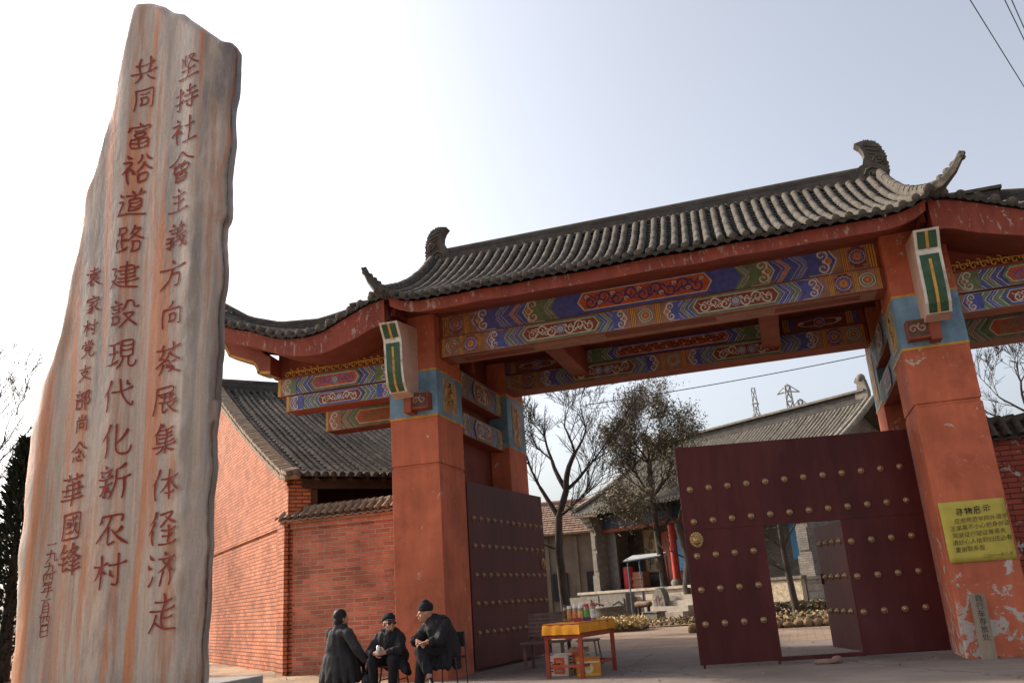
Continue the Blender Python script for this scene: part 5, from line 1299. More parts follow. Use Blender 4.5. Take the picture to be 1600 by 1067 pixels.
mb = MB(); mb.tube([(-7.6, 41, 2.72), (-5.7, 40.8, 2.82)], .025, 5); mb.tube([(-7.55, 41, 1.9), (-7.09, 41.6, 1.9)], .018, 5); mb.build('rail', STEEL, t)
t = thing('red_barrel', H(-.4, .9, 1.48), 'red barrel standing on the hall terrace under the painted panel', 'barrel')
mb = MB(); mb.lathe(H(-.4, .9, 1.48), [(.3, 0), (.33, .1), (.33, .9), (.3, 1.05)], 14); mb.build('drum', mat('red_barrel_paint', (.36, .03, .03), .6, .2, 4), t)
mb = MB(); mb.lathe(H(-.4, .9, 2.53), [(.31, 0), (.31, .06), (.05, .09)], 14); mb.build('lid', REDT, t)
t = thing('wooden_crate', H(.35, .9, 1.48), 'brown wooden crate beside the red barrel on the hall terrace', 'crate')
mb = MB(); hbox(mb, .05, .75, .7, 1.2, 1.48, 2.3); hbox(mb, .02, .78, .66, .7, 1.6, 1.72); hbox(mb, .02, .78, .66, .7, 1.95, 2.07); mb.build('box', mat('brown_crate_wood', (.18, .08, .04), .8, .3, 5), t)
t = thing('paper_sign', H(9.6, -1.75, .8), 'white paper sign with black brush marks on the rubble wall', 'sign')
mb = MB(); hbox(mb, 9.2, 10.1, -1.66, -1.62, .75, 1.38, 0); mb.build('sheet', mat('white_paper', (.62, .57, .5), .8, .1, 3), t)
mb = MB()
for k, ch in enumerate('示体'): glyph(mb, ch, lambda a, b, k=k: H(9.42+.34*k+a, -1.67, 1.07+b), .36, .13)
mb.build('brush_marks', CDK, t)
# low kerb stones round the near bed
t = thing('kerb_stones', (0, 28.4, 0), 'row of rough brown kerb stones edging the dry planting bed', 'kerb'); mb = MB(); rr = random.Random(2)
for k in range(26): mb.ball((-3.4+k*.29, 28.4+rr.uniform(-.05, .05), .08), (.15, .12, rr.uniform(.1, .2)), 7, 5, 0)
mb.build('stones', SOIL, t)
# ------------------------------------------------------------------ pylons and wires far away
PYL = mat('hazy_grey_steel', (.30, .29, .30), .7, .1, .1)
def pylon(name, loc, hgt, w, arms, label, r=.22):
    t = thing(name, loc, label, 'tower'); mb = MB(); c = Vector(loc); n = 12
    lv = [(w*(1-.8*(i/n)**.75), hgt*i/n) for i in range(n+1)]
    cor = [(1, 1), (-1, 1), (-1, -1), (1, -1)]
    for i in range(n):
        (w0, z0), (w1, z1) = lv[i], lv[i+1]
        for k in range(4):
            a, b = cor[k], cor[(k+1) % 4]; p = lambda q, ww, z: c+Vector((q[0]*ww, q[1]*ww, z))
            mb.tube([p(a, w0, z0), p(a, w1, z1)], r, 4, 0, False); mb.tube([p(a, w0, z0), p(b, w1, z1)], r*.7, 4, 0, False); mb.tube([p(b, w0, z0), p(a, w1, z1)], r*.7, 4, 0, False); mb.tube([p(a, w1, z1), p(b, w1, z1)], r*.7, 4, 0, False)
    mb.build('lattice_mast', PYL, t)
    mb = MB()
    for z, l in arms:
        for e in (-1, 1):
            mb.tube([c+Vector((0, 0, z*hgt)), c+Vector((e*l, 0, z*hgt-.8))], r, 4); mb.tube([c+Vector((0, 0, (z+.04)*hgt)), c+Vector((e*l, 0, z*hgt-.8))], r*.8, 4)
    if arms: mb.build('cross_arm', PYL, t)
pylon('radio_mast', (-6.6, 400, 0), 88, 4.2, [(.92, 1.6), (.86, 2.0)], 'slender lattice mast on the horizon beyond the hall', .2)
pylon('power_pylon', (8.6, 400, 0), 87, 5.5, [(.97, 5)], 'broad lattice pylon on the horizon beyond the hall roof', .3)
pylon('power_pylon', (13.2, 402, 0), 80, 5.0, [(.97, 4)], 'shorter lattice pylon just right of the broad one', .28)
WIRE = mat('dark_cable', (.05, .05, .055), .6, .1, 1)
def wire(a, b, sag, r, label):
    a, b = Vector(a), Vector(b); mb = MB()
    mb.tube([a.lerp(b, i/20)-Vector((0, 0, sag*4*(i/20)*(1-i/20))) for i in range(21)], r, 5)
    tag(mb.build('cable', WIRE), label, 'cable')
wire((-6.5, 30, 8.05), (5.6, 30, 8.66), .12, .017, 'thin cable crossing the opening below the gateway beams')
def overhead(p, q, label):                              # level cables high over the street
    p, q = Vector((*p, 8.5)), Vector((*q, 8.5)); d = (q-p).normalized(); wire(p-d*14, p+d*22, .0, .007, label)
overhead((3.30, 10.88), (4.52, 13.55), 'lone left cable of the three in the top right corner of the sky')
overhead((3.75, 11.07), (4.22, 12.17), 'middle cable of the three in the top right corner of the sky')
overhead((3.84, 11.11), (4.16, 11.88), 'rightmost cable of the three in the top right corner of the sky')

# dry leaves, grit and scraps on the street
rr = random.Random(77); mb = MB()
for k in range(520):
    x, y = (rr.uniform(-7.5, 3.4), rr.uniform(13.5, 21.5)) if k % 3 else (rr.uniform(-11.5, -7), rr.uniform(15.0, 17.0))
    if k % 5 == 0: x, y = rr.choice(((rr.uniform(2.3, 3.5), 15.5), (rr.uniform(-1.8, 2.2), 15.6+rr.random()*.3), (-6.3+rr.random()*.3, rr.uniform(15.4, 17))))
    z = .012 if x > -7.4 else .16; a = rr.uniform(0, 6.28); s_ = rr.uniform(.012, .04)
    u, w_ = Vector((math.cos(a), math.sin(a), rr.uniform(-.2, .5)))*s_, Vector((-math.sin(a), math.cos(a), rr.uniform(-.2, .4)))*s_*.5
    c = Vector((x, y, z+.01)); mb.add([c-u, c+w_, c+u, c-w_], [(0, 1, 2, 3)], rr.randrange(3))
tag(mb.build('leaf_litter', DRYL), kind='stuff')
# ------------------------------------------------------------------ people
def remesh(mb, name, mats, parent, vox=.012, smooth=6, fold=0):
    """joins overlapping rounded pieces into ONE continuous surface"""
    me = mb.mesh('tmp', mats if isinstance(mats, list) else [mats]); o = bpy.data.objects.new('tmp', me); COL.objects.link(o)
    m = o.modifiers.new('r', 'REMESH'); m.mode = 'VOXEL'; m.voxel_size = vox; m.use_smooth_shade = True
    if smooth: k = o.modifiers.new('s', 'SMOOTH'); k.iterations = smooth; k.factor = .5
    bpy.context.view_layer.update(); dg = bpy.context.evaluated_depsgraph_get()
    nm = bpy.data.meshes.new_from_object(o.evaluated_get(dg)); nm.name = name
    bpy.data.objects.remove(o)
    if fold:                                            # cloth folds: stretched ridges down the cloth, broken up by finer creases
        nn = [v.normal.copy() for v in nm.vertices]
        for v, q in zip(nm.vertices, nn):
            c = v.co; a = mnoise.noise(Vector((c.x*9, c.y*9, c.z*2.6+3))); b = mnoise.noise(Vector((c.x*16+c.z*9, c.y*16, c.z*12)))
            v.co = c+q*fold*(1.2*(1-abs(a)*2.4)-.4+.55*b)
        nm.update()
    r = bpy.data.objects.new(name, nm); COL.objects.link(r)
    if parent: attach(r, parent)
    return r
def cap(mb, a, b, ra, rb, n=12):
    a, b = Vector(a), Vector(b); mb.ball(a, ra, n, 8); mb.ball(b, rb, n, 8)
    k = 4; mb.tube([a.lerp(b, i/k) for i in range(k+1)], [ra+(rb-ra)*i/k for i in range(k+1)], n, 0, True)
def chain(mb, pts, rad):
    for (a, b), (r0, r1) in zip(zip(pts[:-1], pts[1:]), zip(rad[:-1], rad[1:])): cap(mb, a, b, r0, r1)
SKIN = mat('weathered_skin', (.42, .21, .13), .6, .15, 6, spec=.4)
HAIRM = mat('black_hair', (.012, .011, .011), .6, .2, 20)
COATA = mat('charcoal_coat', (.036, .033, .036), .9, .3, 4, bump=.012, bs=7)
COATB = mat('black_coat', (.019, .017, .019), .85, .3, 4, bump=.012, bs=7)
TROU = mat('dark_trousers', (.016, .014, .018), .9, .3, 4, bump=.01, bs=9)
HATM = mat('black_wool_cap', (.014, .013, .018), .95, .2, 20, bump=.004, bs=60)
SHOE = mat('black_shoe', (.015, .014, .014), .5, .2, 8)
def head(mb, c, fwd, k=1.0, up=Vector((0, 0, 1))):
    """skull, jaw, nose, brow, lips, ears; c = centre of the head, k = scale"""
    c = Vector(c); f = Vector(fwd).normalized(); r = f.cross(up).normalized(); u = r.cross(f).normalized(); A = (r, f, u)
    P = lambda x, y, z: c+(r*x+f*y+u*z)*k
    mb.ball(P(0, -.012, .03), (.075*k, .095*k, .09*k), 18, 12, 0, A)
    mb.ball(P(0, .022, -.035), (.060*k, .072*k, .085*k), 16, 10, 0, A)
    mb.ball(P(0, .06, -.085), (.030*k, .03*k, .028*k), 10, 8, 0, A)
    for e in (-1, 1):
        mb.ball(P(e*.036, .055, -.035), (.026*k, .026*k, .024*k), 8, 6, 0, A)      # cheek
        mb.ball(P(e*.030, .072, .022), (.026*k, .016*k, .012*k), 8, 6, 0, A)       # brow
        mb.ball(P(e*.077, -.01, -.01), (.012*k, .024*k, .034*k), 8, 6, 0, A)       # ear
    mb.tube([P(0, .085, .015), P(0, .108, -.022), P(0, .086, -.034)], [.009*k, .015*k, .012*k], 8)
    mb.ball(P(0, .092, -.054), (.022*k, .012*k, .007*k), 8, 6, 0, A); mb.ball(P(0, .089, -.068), (.02*k, .012*k, .008*k), 8, 6, 0, A)
    return P, A
def hand(mb, wrist, d, pal, k=1.0, curl=.6):
    """palm, four unequal curled fingers, thumb from the palm's side; d = pointing direction, pal = palm normal"""
    w = Vector(wrist); d = Vector(d).normalized(); n = Vector(pal).normalized(); n = (n-d*n.dot(d)).normalized(); s = d.cross(n)
    mb.ball(w+d*.045*k, (.040*k, .050*k, .018*k), 12, 8, 0, (s, d, n))
    for i, (o, l) in enumerate(((-.030, .066), (-.010, .078), (.010, .072), (.029, .056))):
        a = w+d*.085*k+s*o*k; c1 = (d*math.cos(curl*.6)+n*math.sin(curl*.6)); b = a+c1*l*.5*k
        c2 = (d*math.cos(curl*1.7)+n*math.sin(curl*1.7)); e = b+c2*l*.5*k
        cap(mb, a, b, .0105*k, .0095*k, 7); cap(mb, b, e, .0095*k, .0075*k, 7)
    a = w+d*.03*k-s*.034*k; b = a+(d*.6-s*.6+n*.5).normalized()*.04*k; e = b+(d*.8+n*.5).normalized()*.03*k
    cap(mb, a, b, .014*k, .0115*k, 7); cap(mb, b, e, .0115*k, .009*k, 7)
def shoe(name, heel, d, parent, k=1.1):
    mb = MB(); h = Vector(heel); d = Vector(d).normalized()
    cap(mb, h+Vector((0, 0, .045)), h+d*.12*k+Vector((0, 0, .04)), .048, .046); cap(mb, h+d*.12*k+Vector((0, 0, .04)), h+d*.21*k+Vector((0, 0, .03)), .046, .034); cap(mb, h+Vector((0, 0, .05)), h+Vector((0, 0, .1)), .045, .04)
    remesh(mb, name, SHOE, parent, .012, 3)
Kp = 1.28
def V3(*a): return Vector(a)
# --- A: sitting with back to the street, turned to the others
def person_a():
    t = thing('person', (-7.98, 14.3, 0), 'person in a long charcoal coat seated with back turned, reaching out an arm', 'person', 'people chatting by the gate pillar')
    pel, che, nek, hd = V3(-7.98, 14.3, .50), V3(-7.99, 14.28, .92), V3(-7.97, 14.3, 1.10), V3(-7.955, 14.31, 1.235)
    f = V3(.55, .8, 0)
    mb = MB(); cap(mb, pel, che-V3(0, 0, .08), .15, .15); cap(mb, che-V3(0, 0, .08), nek, .13, .06); cap(mb, nek, hd, .06, .06)
    P, A = head(mb, hd, f, Kp)
    shR, shL = V3(-7.76, 14.20, .99), V3(-8.20, 14.36, 1.0)
    elR, haR = V3(-7.56, 14.14, .72), V3(-7.41, 14.22, .49); elL, haL = V3(-8.16, 14.62, .72), V3(-7.98, 14.86, .62)
    chain(mb, [che-V3(0, 0, .1), shR-V3(.05, 0, .06), elR, haR], [.08, .05, .045, .035]); chain(mb, [che-V3(0, 0, .1), shL-V3(-.05, 0, .06), elL, haL], [.08, .05, .045, .035])
    hand(mb, haR, (.5, .3, -.75), (-.6, .3, -.2), Kp, .5); hand(mb, haL, (.7, .3, -.2), (.2, .1, -1), Kp, .6)
    for kx, fx in ((-.2, -.16), (.22, .2)):
        chain(mb, [pel+V3(kx*.5, .05, 0), V3(-7.9+kx, 14.72, .48), V3(-7.88+fx, 14.78, .09)], [.12, .075, .05])
    remesh(mb, 'body', SKIN, t, .0085, 2)
    c = MB()
    chain(c, [V3(-7.98, 14.3, .34), pel+V3(0, 0, .05), V3(-8.0, 14.27, .72), che+V3(0, 0, -.03), V3(-7.98, 14.29, 1.03)], [.30, .28, .23, .205, .12])
    c.ball(V3(-7.98, 14.28, .97), (.27, .16, .11), 14, 8, 0, (V3(.86, -.5, 0), V3(.5, .86, 0), V3(0, 0, 1)))
    chain(c, [shR+V3(0, 0, -.02), elR, haR+V3(-.03, -.01, .04)], [.105, .085, .066]); chain(c, [shL+V3(0, 0, -.02), elL, haL+V3(-.02, -.03, .03)], [.10, .09, .065])
    for i in range(14):                                 # skirt of the coat spreading round the stool
        a = 2*PI*i/14; cap(c, pel+V3(.2*math.cos(a), .17*math.sin(a), .06), V3(-7.98+.34*math.cos(a), 14.32+.30*math.sin(a), .20+.02*math.sin(i*2.3)), .11, .06)
    c.lathe((-7.965, 14.3, 1.05), [(.15, 0), (.125, .06), (.10, .1), (.085, .1)], 14)
    remesh(c, 'coat', COATA, t, .012, 9, .009)
    h = MB(); h.ball(P(0, -.022, .045), (.086*Kp, .1*Kp, .09*Kp), 18, 12, 0, A); h.ball(P(0, -.055, -.03), (.075*Kp, .06*Kp, .085*Kp), 14, 10, 0, A)
    for e in (-1, 1): h.ball(P(e*.066, -.02, -.0), (.022*Kp, .045*Kp, .055*Kp), 10, 8, 0, A)
    h.ball(P(0, -.06, .07), (.05, .05, .05), 10, 8, 0, A)
    remesh(h, 'hair', HAIRM, t, .01, 2)
    for kx, fx in ((-.2, -.16), (.22, .2)):
        m = MB(); chain(m, [pel+V3(kx*.5, .05, 0), V3(-7.9+kx, 14.72, .48), V3(-7.88+fx, 14.78, .12)], [.14, .095, .085]); remesh(m, 'trouser_leg', TROU, t, .012, 3, .009)
        shoe('shoe', V3(-7.88+fx, 14.76, 0), (.3, .9, 0), t)
    return t
person_a()
def stool(loc, h, w, label, m, grp='low stools by the gate'):
    s = thing('stool', loc, label, 'stool', grp); c = Vector(loc)
    mb = MB(); mb.box(c.x-w, c.y-w, c.z+h-.04, c.x+w, c.y+w, c.z+h); mb.build('seat', m, s, bevel=.01)
    for i in (-1, 1):
        for j in (-1, 1):
            mb = MB(); mb.tube([c+V3(i*w*.8, j*w*.8, h-.04), c+V3(i*w*1.05, j*w*1.05, 0)], .016, 7); mb.build('leg', m, s)
    mb = MB()
    for i in (-1, 1): mb.tube([c+V3(i*w*.95, -w*.95, h*.4), c+V3(i*w*.95, w*.95, h*.4)], .012, 6)
    mb.build('stretcher', m, s)
stool((-7.98, 14.3, 0), .36, .2, 'low white metal stool under the person in the charcoal coat', mat('white_painted_metal', (.62, .6, .57), .5, .1, 5))
stool((-7.03, 14.5, 0), .40, .19, 'low brown wooden stool under the person wearing sunglasses', mat('brown_stool_wood', (.14, .075, .04), .6, .3, 5))
# --- B: seated facing the street, cap, sunglasses, a drink can in both hands
def person_b():
    t = thing('person', (-7.03, 14.4, 0), 'person in black coat, cap and sunglasses seated on a low stool holding a can', 'person', 'people chatting by the gate pillar')
    pel, che, nek, hd = V3(-7.03, 14.5, .52), V3(-7.03, 14.4, .82), V3(-7.02, 14.36, .97), V3(-7.0, 14.31, 1.10)
    f = V3(.75, -.66, 0)
    mb = MB(); cap(mb, pel, che, .16, .18); cap(mb, che, nek, .15, .065); cap(mb, nek, hd, .058, .058)
    P, A = head(mb, hd, f, Kp)
    sh = {1: V3(-6.80, 14.36, .89), -1: V3(-7.25, 14.38, .89)}; el = {1: V3(-6.76, 14.18, .64), -1: V3(-7.30, 14.18, .64)}; ha = {1: V3(-6.95, 14.04, .63), -1: V3(-7.15, 14.02, .62)}
    kn = {1: V3(-6.83, 14.06, .50), -1: V3(-7.23, 14.06, .50)}; an = {1: V3(-6.86, 14.12, .09), -1: V3(-7.22, 14.14, .09)}
    for e in (1, -1):
        chain(mb, [che-V3(0, 0, .03), sh[e]-V3(0, 0, .04), el[e], ha[e]], [.09, .05, .048, .034]); chain(mb, [pel+V3(.09*e, 0, 0), kn[e], an[e]], [.12, .075, .05])
        hand(mb, ha[e], (-e*.75, -.35, .1), (-e*.3, .6, .0), Kp, .75)
    remesh(mb, 'body', SKIN, t, .008, 2)
    c = MB(); chain(c, [pel, V3(-7.03, 14.44, .68), che, V3(-7.02, 14.38, .93)], [.24, .25, .235, .12])
    for e in (1, -1):
        chain(c, [che+V3(e*.08, 0, .02), sh[e]+V3(-e*.02, 0, -.03), el[e], ha[e]+V3(e*.06, .02, 0)], [.14, .10, .09, .062])
        chain(c, [pel+V3(e*.14, 0, .02), kn[e]+V3(e*.02, .16, .02)], [.15, .10])
    for i in range(4): cap(c, pel+V3(.18, -.1-.05*i, 0), V3(-6.70+.03*i, 14.46-.12*i, .26+.02*i), .09, .05)
    for i in range(3): cap(c, pel+V3(-.16, -.05, 0), V3(-7.32, 14.42-.1*i, .42), .08, .05)
    c.lathe((-7.02, 14.36, .93), [(.12, 0), (.11, .05), (.085, .085), (.075, .08)], 14)
    remesh(c, 'coat', COATB, t, .012, 8, .015)
    m = MB()
    m.tube([V3(-7.02, 14.235, .93), V3(-7.02, 14.19, .8), V3(-7.02, 14.16, .66)], .006, 5); remesh_ = m.build('coat_placket', COATA, t)
    m = MB(); m.tube([V3(-7.13, 14.27, .99), V3(-7.03, 14.2, .89), V3(-6.93, 14.24, .99)], .022, 6); m.tube([V3(-7.13, 14.27, .99), V3(-7.06, 14.42, 1.02), V3(-6.93, 14.4, 1.01)], .024, 6); m.build('coat_collar', COATA, t)
    for e in (1, -1):
        m = MB(); chain(m, [pel+V3(.09*e, 0, 0), kn[e], an[e]+V3(0, 0, .03)], [.135, .095, .075]); remesh(m, 'trouser_leg', TROU, t, .012, 3, .009)
        shoe('shoe', an[e]*1+V3(0, 0, -.09), (e*.2, -1, 0), t)
    h = MB(); h.ball(P(0, -.02, .075), (.092*Kp, .11*Kp, .062*Kp), 18, 10, 0, A); h.ball(P(0, -.05, .045), (.088*Kp, .08*Kp, .06*Kp), 14, 10, 0, A); h.ball(P(.0, .0, .115), (.06*Kp, .06*Kp, .03*Kp), 12, 8, 0, A)
    h.prism([P(-.07, .07, .048), P(0, .145, .036), P(.07, .07, .048)], A[2]*.012); h.ball(P(0, .085, .048), (.072*Kp, .065*Kp, .012), 14, 6, 0, A)
    remesh(h, 'flat_cap', HATM, t, .009, 2)
    g = MB()
    for e in (-1, 1): g.ball(P(e*.036, .092, .006), (.031*Kp, .010*Kp, .025*Kp), 12, 8, 0, A); g.tube([P(e*.06, .085, .012), P(e*.08, .02, .012), P(e*.083, -.02, .005)], .0045, 5)
    g.tube([P(-.01, .1, .012), P(.01, .1, .012)], .005, 5)
    g.build('sunglasses', mat('black_glossy_lens', (.008, .008, .009), .12, .1, 5, spec=.6), t)
    return t
person_b()
t = thing('drink_can', (-7.045, 13.965, .60), 'silver drink can held in both hands of the seated person with sunglasses', 'can')
mb = MB(); mb.lathe((-7.05, 13.965, .60), [(.028, 0), (.036, .012), (.036, .135), (.028, .15)], 14); mb.build('can_body', mat('brushed_can_metal', (.6, .58, .56), .35, .1, 8, metal=.8), t)
mb = MB(); mb.lathe((-7.05, 13.965, .748), [(.029, 0), (.03, .006), (.025, .004)], 14); mb.build('can_lid', mat('pale_can_metal', (.7, .69, .68), .3, .1, 8, metal=.6), t)
# --- C: older person on a chair, leaning forward, legs crossed, hands on the knee
def person_c():
    t = thing('person', (-6.12, 14.4, 0), 'person in black coat and knitted cap on a chair, legs crossed, hands on knee', 'person', 'people chatting by the gate pillar')
    pel, che, nek, hd = V3(-6.02, 14.55, .58), V3(-6.10, 14.42, .96), V3(-6.20, 14.36, 1.13), V3(-6.30, 14.30, 1.235)
    f = V3(-.84, -.50, -.12)
    mb = MB(); cap(mb, pel, che, .16, .19); cap(mb, che, nek, .16, .07); cap(mb, nek, hd, .064, .06)
    P, A = head(mb, hd, f, Kp)
    sh = {1: V3(-5.92, 14.34, 1.04), -1: V3(-6.36, 14.48, 1.02)}; el = {1: V3(-5.98, 14.14, .78), -1: V3(-6.46, 14.26, .76)}; ha = {1: V3(-6.16, 14.03, .765), -1: V3(-6.36, 14.06, .79)}
    knA, anA = V3(-6.32, 14.08, .62), V3(-6.12, 13.98, .22); knB, anB = V3(-6.30, 14.12, .52), V3(-6.36, 14.12, .09)
    for e in (1, -1): chain(mb, [che-V3(0, 0, .03), sh[e]-V3(0, 0, .04), el[e], ha[e]], [.09, .05, .048, .034])
    hand(mb, ha[1], (-.85, -.15, -.2), (.1, -.2, -.95), Kp, .45); hand(mb, ha[-1], (.8, -.3, -.35), (.1, .1, -.95), Kp, .5)
    chain(mb, [pel+V3(.1, -.02, .02), knA, anA], [.12, .078, .045]); chain(mb, [pel+V3(-.1, 0, 0), knB, anB], [.12, .075, .05])
    remesh(mb, 'body', SKIN, t, .008, 2)
    c = MB(); chain(c, [pel, V3(-6.06, 14.48, .78), che, V3(-6.16, 14.38, 1.08)], [.26, .26, .24, .13])
    for e in (1, -1): chain(c, [che+V3(e*.06, 0, .03), sh[e]+V3(-e*.02, 0, -.03), el[e], ha[e]+V3(e*.07, .03, .005)], [.15, .105, .095, .065])
    for i in range(5): cap(c, pel+V3(.1-.06*i, -.12, -.02), V3(-5.92-.1*i, 14.34-.03*i, .33+.02*(i % 2)), .11, .06)
    for i in range(3): cap(c, pel+V3(.12, .05*i, -.05), V3(-5.84, 14.5+.06*i, .32), .1, .05)
    cap(c, pel+V3(-.2, -.05, 0), V3(-6.44, 14.35, .3), .09, .05)
    c.lathe((-6.18, 14.37, 1.06), [(.14, 0), (.125, .05), (.095, .09), (.08, .085)], 14)
    remesh(c, 'coat', COATB, t, .012, 8, .015)
    for k, a, r in ((knA, anA, .0), (knB, anB, .0)):
        m = MB(); chain(m, [pel+V3(.08 if k is knA else -.1, -.02, .02), k, a+(V3(-.03, .02, .08) if k is knA else V3(0, 0, .03))], [.14, .10, .085]); remesh(m, 'trouser_leg', TROU, t, .012, 3, .009)
    m = MB(); cap(m, anA+V3(-.02, .01, .06), anA+V3(.005, 0, .0), .052, .048); remesh(m, 'sock', mat('tan_sock', (.33, .22, .15), .9, .2, 9), t, .01, 2)
    shoe('shoe', anA+V3(-.0, .02, -.09), (.5, -.8, -.35), t); shoe('shoe', anB+V3(0, 0, -.09), (-.5, -.85, 0), t)
    h = MB(); h.ball(P(0, -.02, .066), (.090*Kp, .108*Kp, .085*Kp), 18, 12, 0, A); h.ball(P(0, -.02, .13), (.05*Kp, .06*Kp, .05*Kp), 12, 8, 0, A)
    h.lathe(P(0, -.015, .03), [(.096*Kp, 0), (.1*Kp, .02), (.098*Kp, .04)], 18, 0, A[2])
    remesh(h, 'knitted_cap', HATM, t, .009, 2)
    e_ = MB()
    for e in (-1, 1): e_.ball(P(e*.031, .079, .006), (.012*Kp, .008*Kp, .007*Kp), 8, 6, 0, A)
    e_.build('eyes', CDK, t)
person_c()
s = thing('chair', (-6.0, 14.62, 0), 'slim dark metal chair under the person with crossed legs', 'chair')
mb = MB(); mb.box(-6.25, 14.36, .44, -5.80, 14.86, .48); mb.build('seat', SHOE, s, bevel=.01)
for x, y in ((-6.23, 14.38), (-5.80, 14.38), (-6.23, 14.84), (-5.80, 14.84)):
    mb = MB(); mb.tube([(x, y, .88 if y > 14.5 else .46), (x+(.03 if x > -6 else -.02), y, 0)], .013, 7); mb.build('leg', mat('dark_chair_metal', (.05, .05, .06), .4, .2, 5, metal=.6), s)
mb = MB(); mb.box(-6.22, 14.83, .62, -5.8, 14.86, .88); mb.build('backrest', SHOE, s, bevel=.01)
t = thing('hand_bag', (-7.36, 14.2, 0), 'small black bag standing on the ground between the two left sitters', 'bag')
mb = MB(); mb.ball((-7.36, 14.16, .14), (.13, .08, .15), 12, 8); mb.box(-7.47, 14.1, .0, -7.25, 14.22, .16); remesh(mb, 'bag', COATB, t, .012, 4)
mb = MB(); mb.tube([(-7.42, 14.16, .26), (-7.40, 14.16, .36), (-7.32, 14.16, .36), (-7.30, 14.16, .26)], .01, 6); mb.build('handle', SHOE, t)

# ------------------------------------------------------------------ stall table and what lies on and under it
TW = mat('red_table_wood', (.30, .055, .028), .65, .25, 4, bump=.003, bs=30)
def table():
    t = thing('stall_table', (-4.0, 15.6, 0), 'red wooden stall table inside the gateway', 'table')
    a, b, c, d = V3(-4.38, 15.2, 0), V3(-3.72, 14.98, 0), V3(-3.42, 16.25, 0), V3(-4.08, 16.45, 0)
    for p in (a, b, c, d):
        mb = MB(); mb.obox(p+V3(0, 0, .43), (1, 0, 0), (0, 1, 0), (0, 0, 1), .035, .035, .43); mb.build('leg', TW, t, bevel=.004)
    for p, q in ((a, b), (b, c), (d, c), (a, d)):
        x = (q-p).normalized(); y = Vector((0, 0, 1)).cross(x); m = (p+q)/2; l = (q-p).length/2
        mb = MB(); mb.obox(m+V3(0, 0, .75), x, y, (0, 0, 1), l-.036, .015, .1); mb.build('apron', TW, t)
        mb = MB(); mb.obox(m+V3(0, 0, .2), x, y, (0, 0, 1), l-.036, .015, .022); mb.build('stretcher', TW, t)
    mb = MB(); cen = (a+b+c+d)/4; P = [cen+(p-cen)*1.10+V3(0, 0, .86) for p in (a, b, c, d)]; mb.prism(P, (0, 0, .035)); mb.build('tabletop', TW, t)
    # cloth: sheet with drooping wavy border
    n = 36; mb = MB(); G = []
    def fold(t, o):                                     # parameter on the top, overhang beyond the edge
        return (0, -t) if t < 0 else ((1, t-1) if t > 1 else (t, 0))
    cz = P[0].z+.04
    for j in range(n+1):
        for i in range(n+1):
            uu, eu = fold(i/n*1.44-.22, 0); vv, ev = fold(j/n*1.26-.13, 0)
            eu *= .74; ev *= 1.42
            p = P[0]*(1-uu)*(1-vv)+P[1]*uu*(1-vv)+P[2]*uu*vv+P[3]*(1-uu)*vv
            drop = max(eu, ev)+.25*min(eu, ev); out = (p-cen); out.z = 0
            k = min(1, drop*9); wv = math.sin((uu*2.2+vv*3.1)*9)*.016+math.sin((uu-vv)*23)*.008
            p = Vector((p.x, p.y, cz-drop))+out.normalized()*(.016*k+wv*k+.05*min(eu, ev)*6*k*.4)
            p.z += .004*mnoise.noise(Vector((i*.4, j*.4, 2)))*(1-k)
            G.append(p)
    mb.add(G, [(j*(n+1)+i, j*(n+1)+i+1, (j+1)*(n+1)+i+1, (j+1)*(n+1)+i) for j in range(n) for i in range(n)], 0, True)
    o = mb.build('tablecloth', mat('marigold_cloth', (.72, .29, .02), .8, .15, 5, bump=.003, bs=14), None)
    tag(o, 'marigold orange cloth draped over the red stall table', 'tablecloth')
    return P, cen
TP, TC = table()
def on_table(u, v): p = TP[0]*(1-u)*(1-v)+TP[1]*u*(1-v)+TP[2]*u*v+TP[3]*(1-u)*v; return V3(p.x, p.y, .912)
LIDW = mat('white_lid', (.6, .56, .5), .5, .1, 8); GLASSY = mat('jar_glass', (.25, .17, .1), .15, .2, 5, spec=.6)
def jar(u, v, h, r, col, lid, label, kind='jar'):
    c = on_table(u, v); t = thing(kind, c, label, kind, 'jars on the stall table')
    mb = MB(); mb.lathe(c, [(r*.92, 0), (r, .012), (r, h*.84), (r*.8, h*.92)], 12); mb.build('glass_body', GLASSY, t)
    mb = MB(); mb.lathe(c+V3(0, 0, h*.16), [(r*1.02, 0), (r*1.02, h*.55)], 12); mb.build('paper_wrap', mat(label[:18].replace(' ', '_')+'_wrap', col, .6, .4, 22), t)
    mb = MB(); mb.lathe(c+V3(0, 0, h*.9), [(r*.86, 0), (r*.88, .045), (r*.8, .05)], 12); mb.build('lid', lid, t)
LR = mat('red_lid', (.4, .03, .03), .4, .1, 5); LG = mat('dark_lid', (.05, .04, .035), .4, .1, 5)
jar(.10, .55, .27, .055, (.10, .05, .02), LG, 'dark brown jar at the left end of the jar row', 'bottle')
jar(.26, .52, .24, .06, (.45, .20, .07), LIDW, 'orange brown jar with white lid second in the row')
jar(.44, .50, .25, .062, (.42, .16, .06), LIDW, 'amber jar with white lid in the middle of the row')
jar(.60, .48, .24, .058, (.5, .28, .12), LIDW, 'tan jar with white lid right of the amber one')
jar(.74, .50, .26, .055, (.10, .28, .06), LR, 'green wrapped jar with a red lid')
jar(.90, .52, .27, .055, (.55, .5, .42), LR, 'pale wrapped jar with a red lid at the right end of the row')
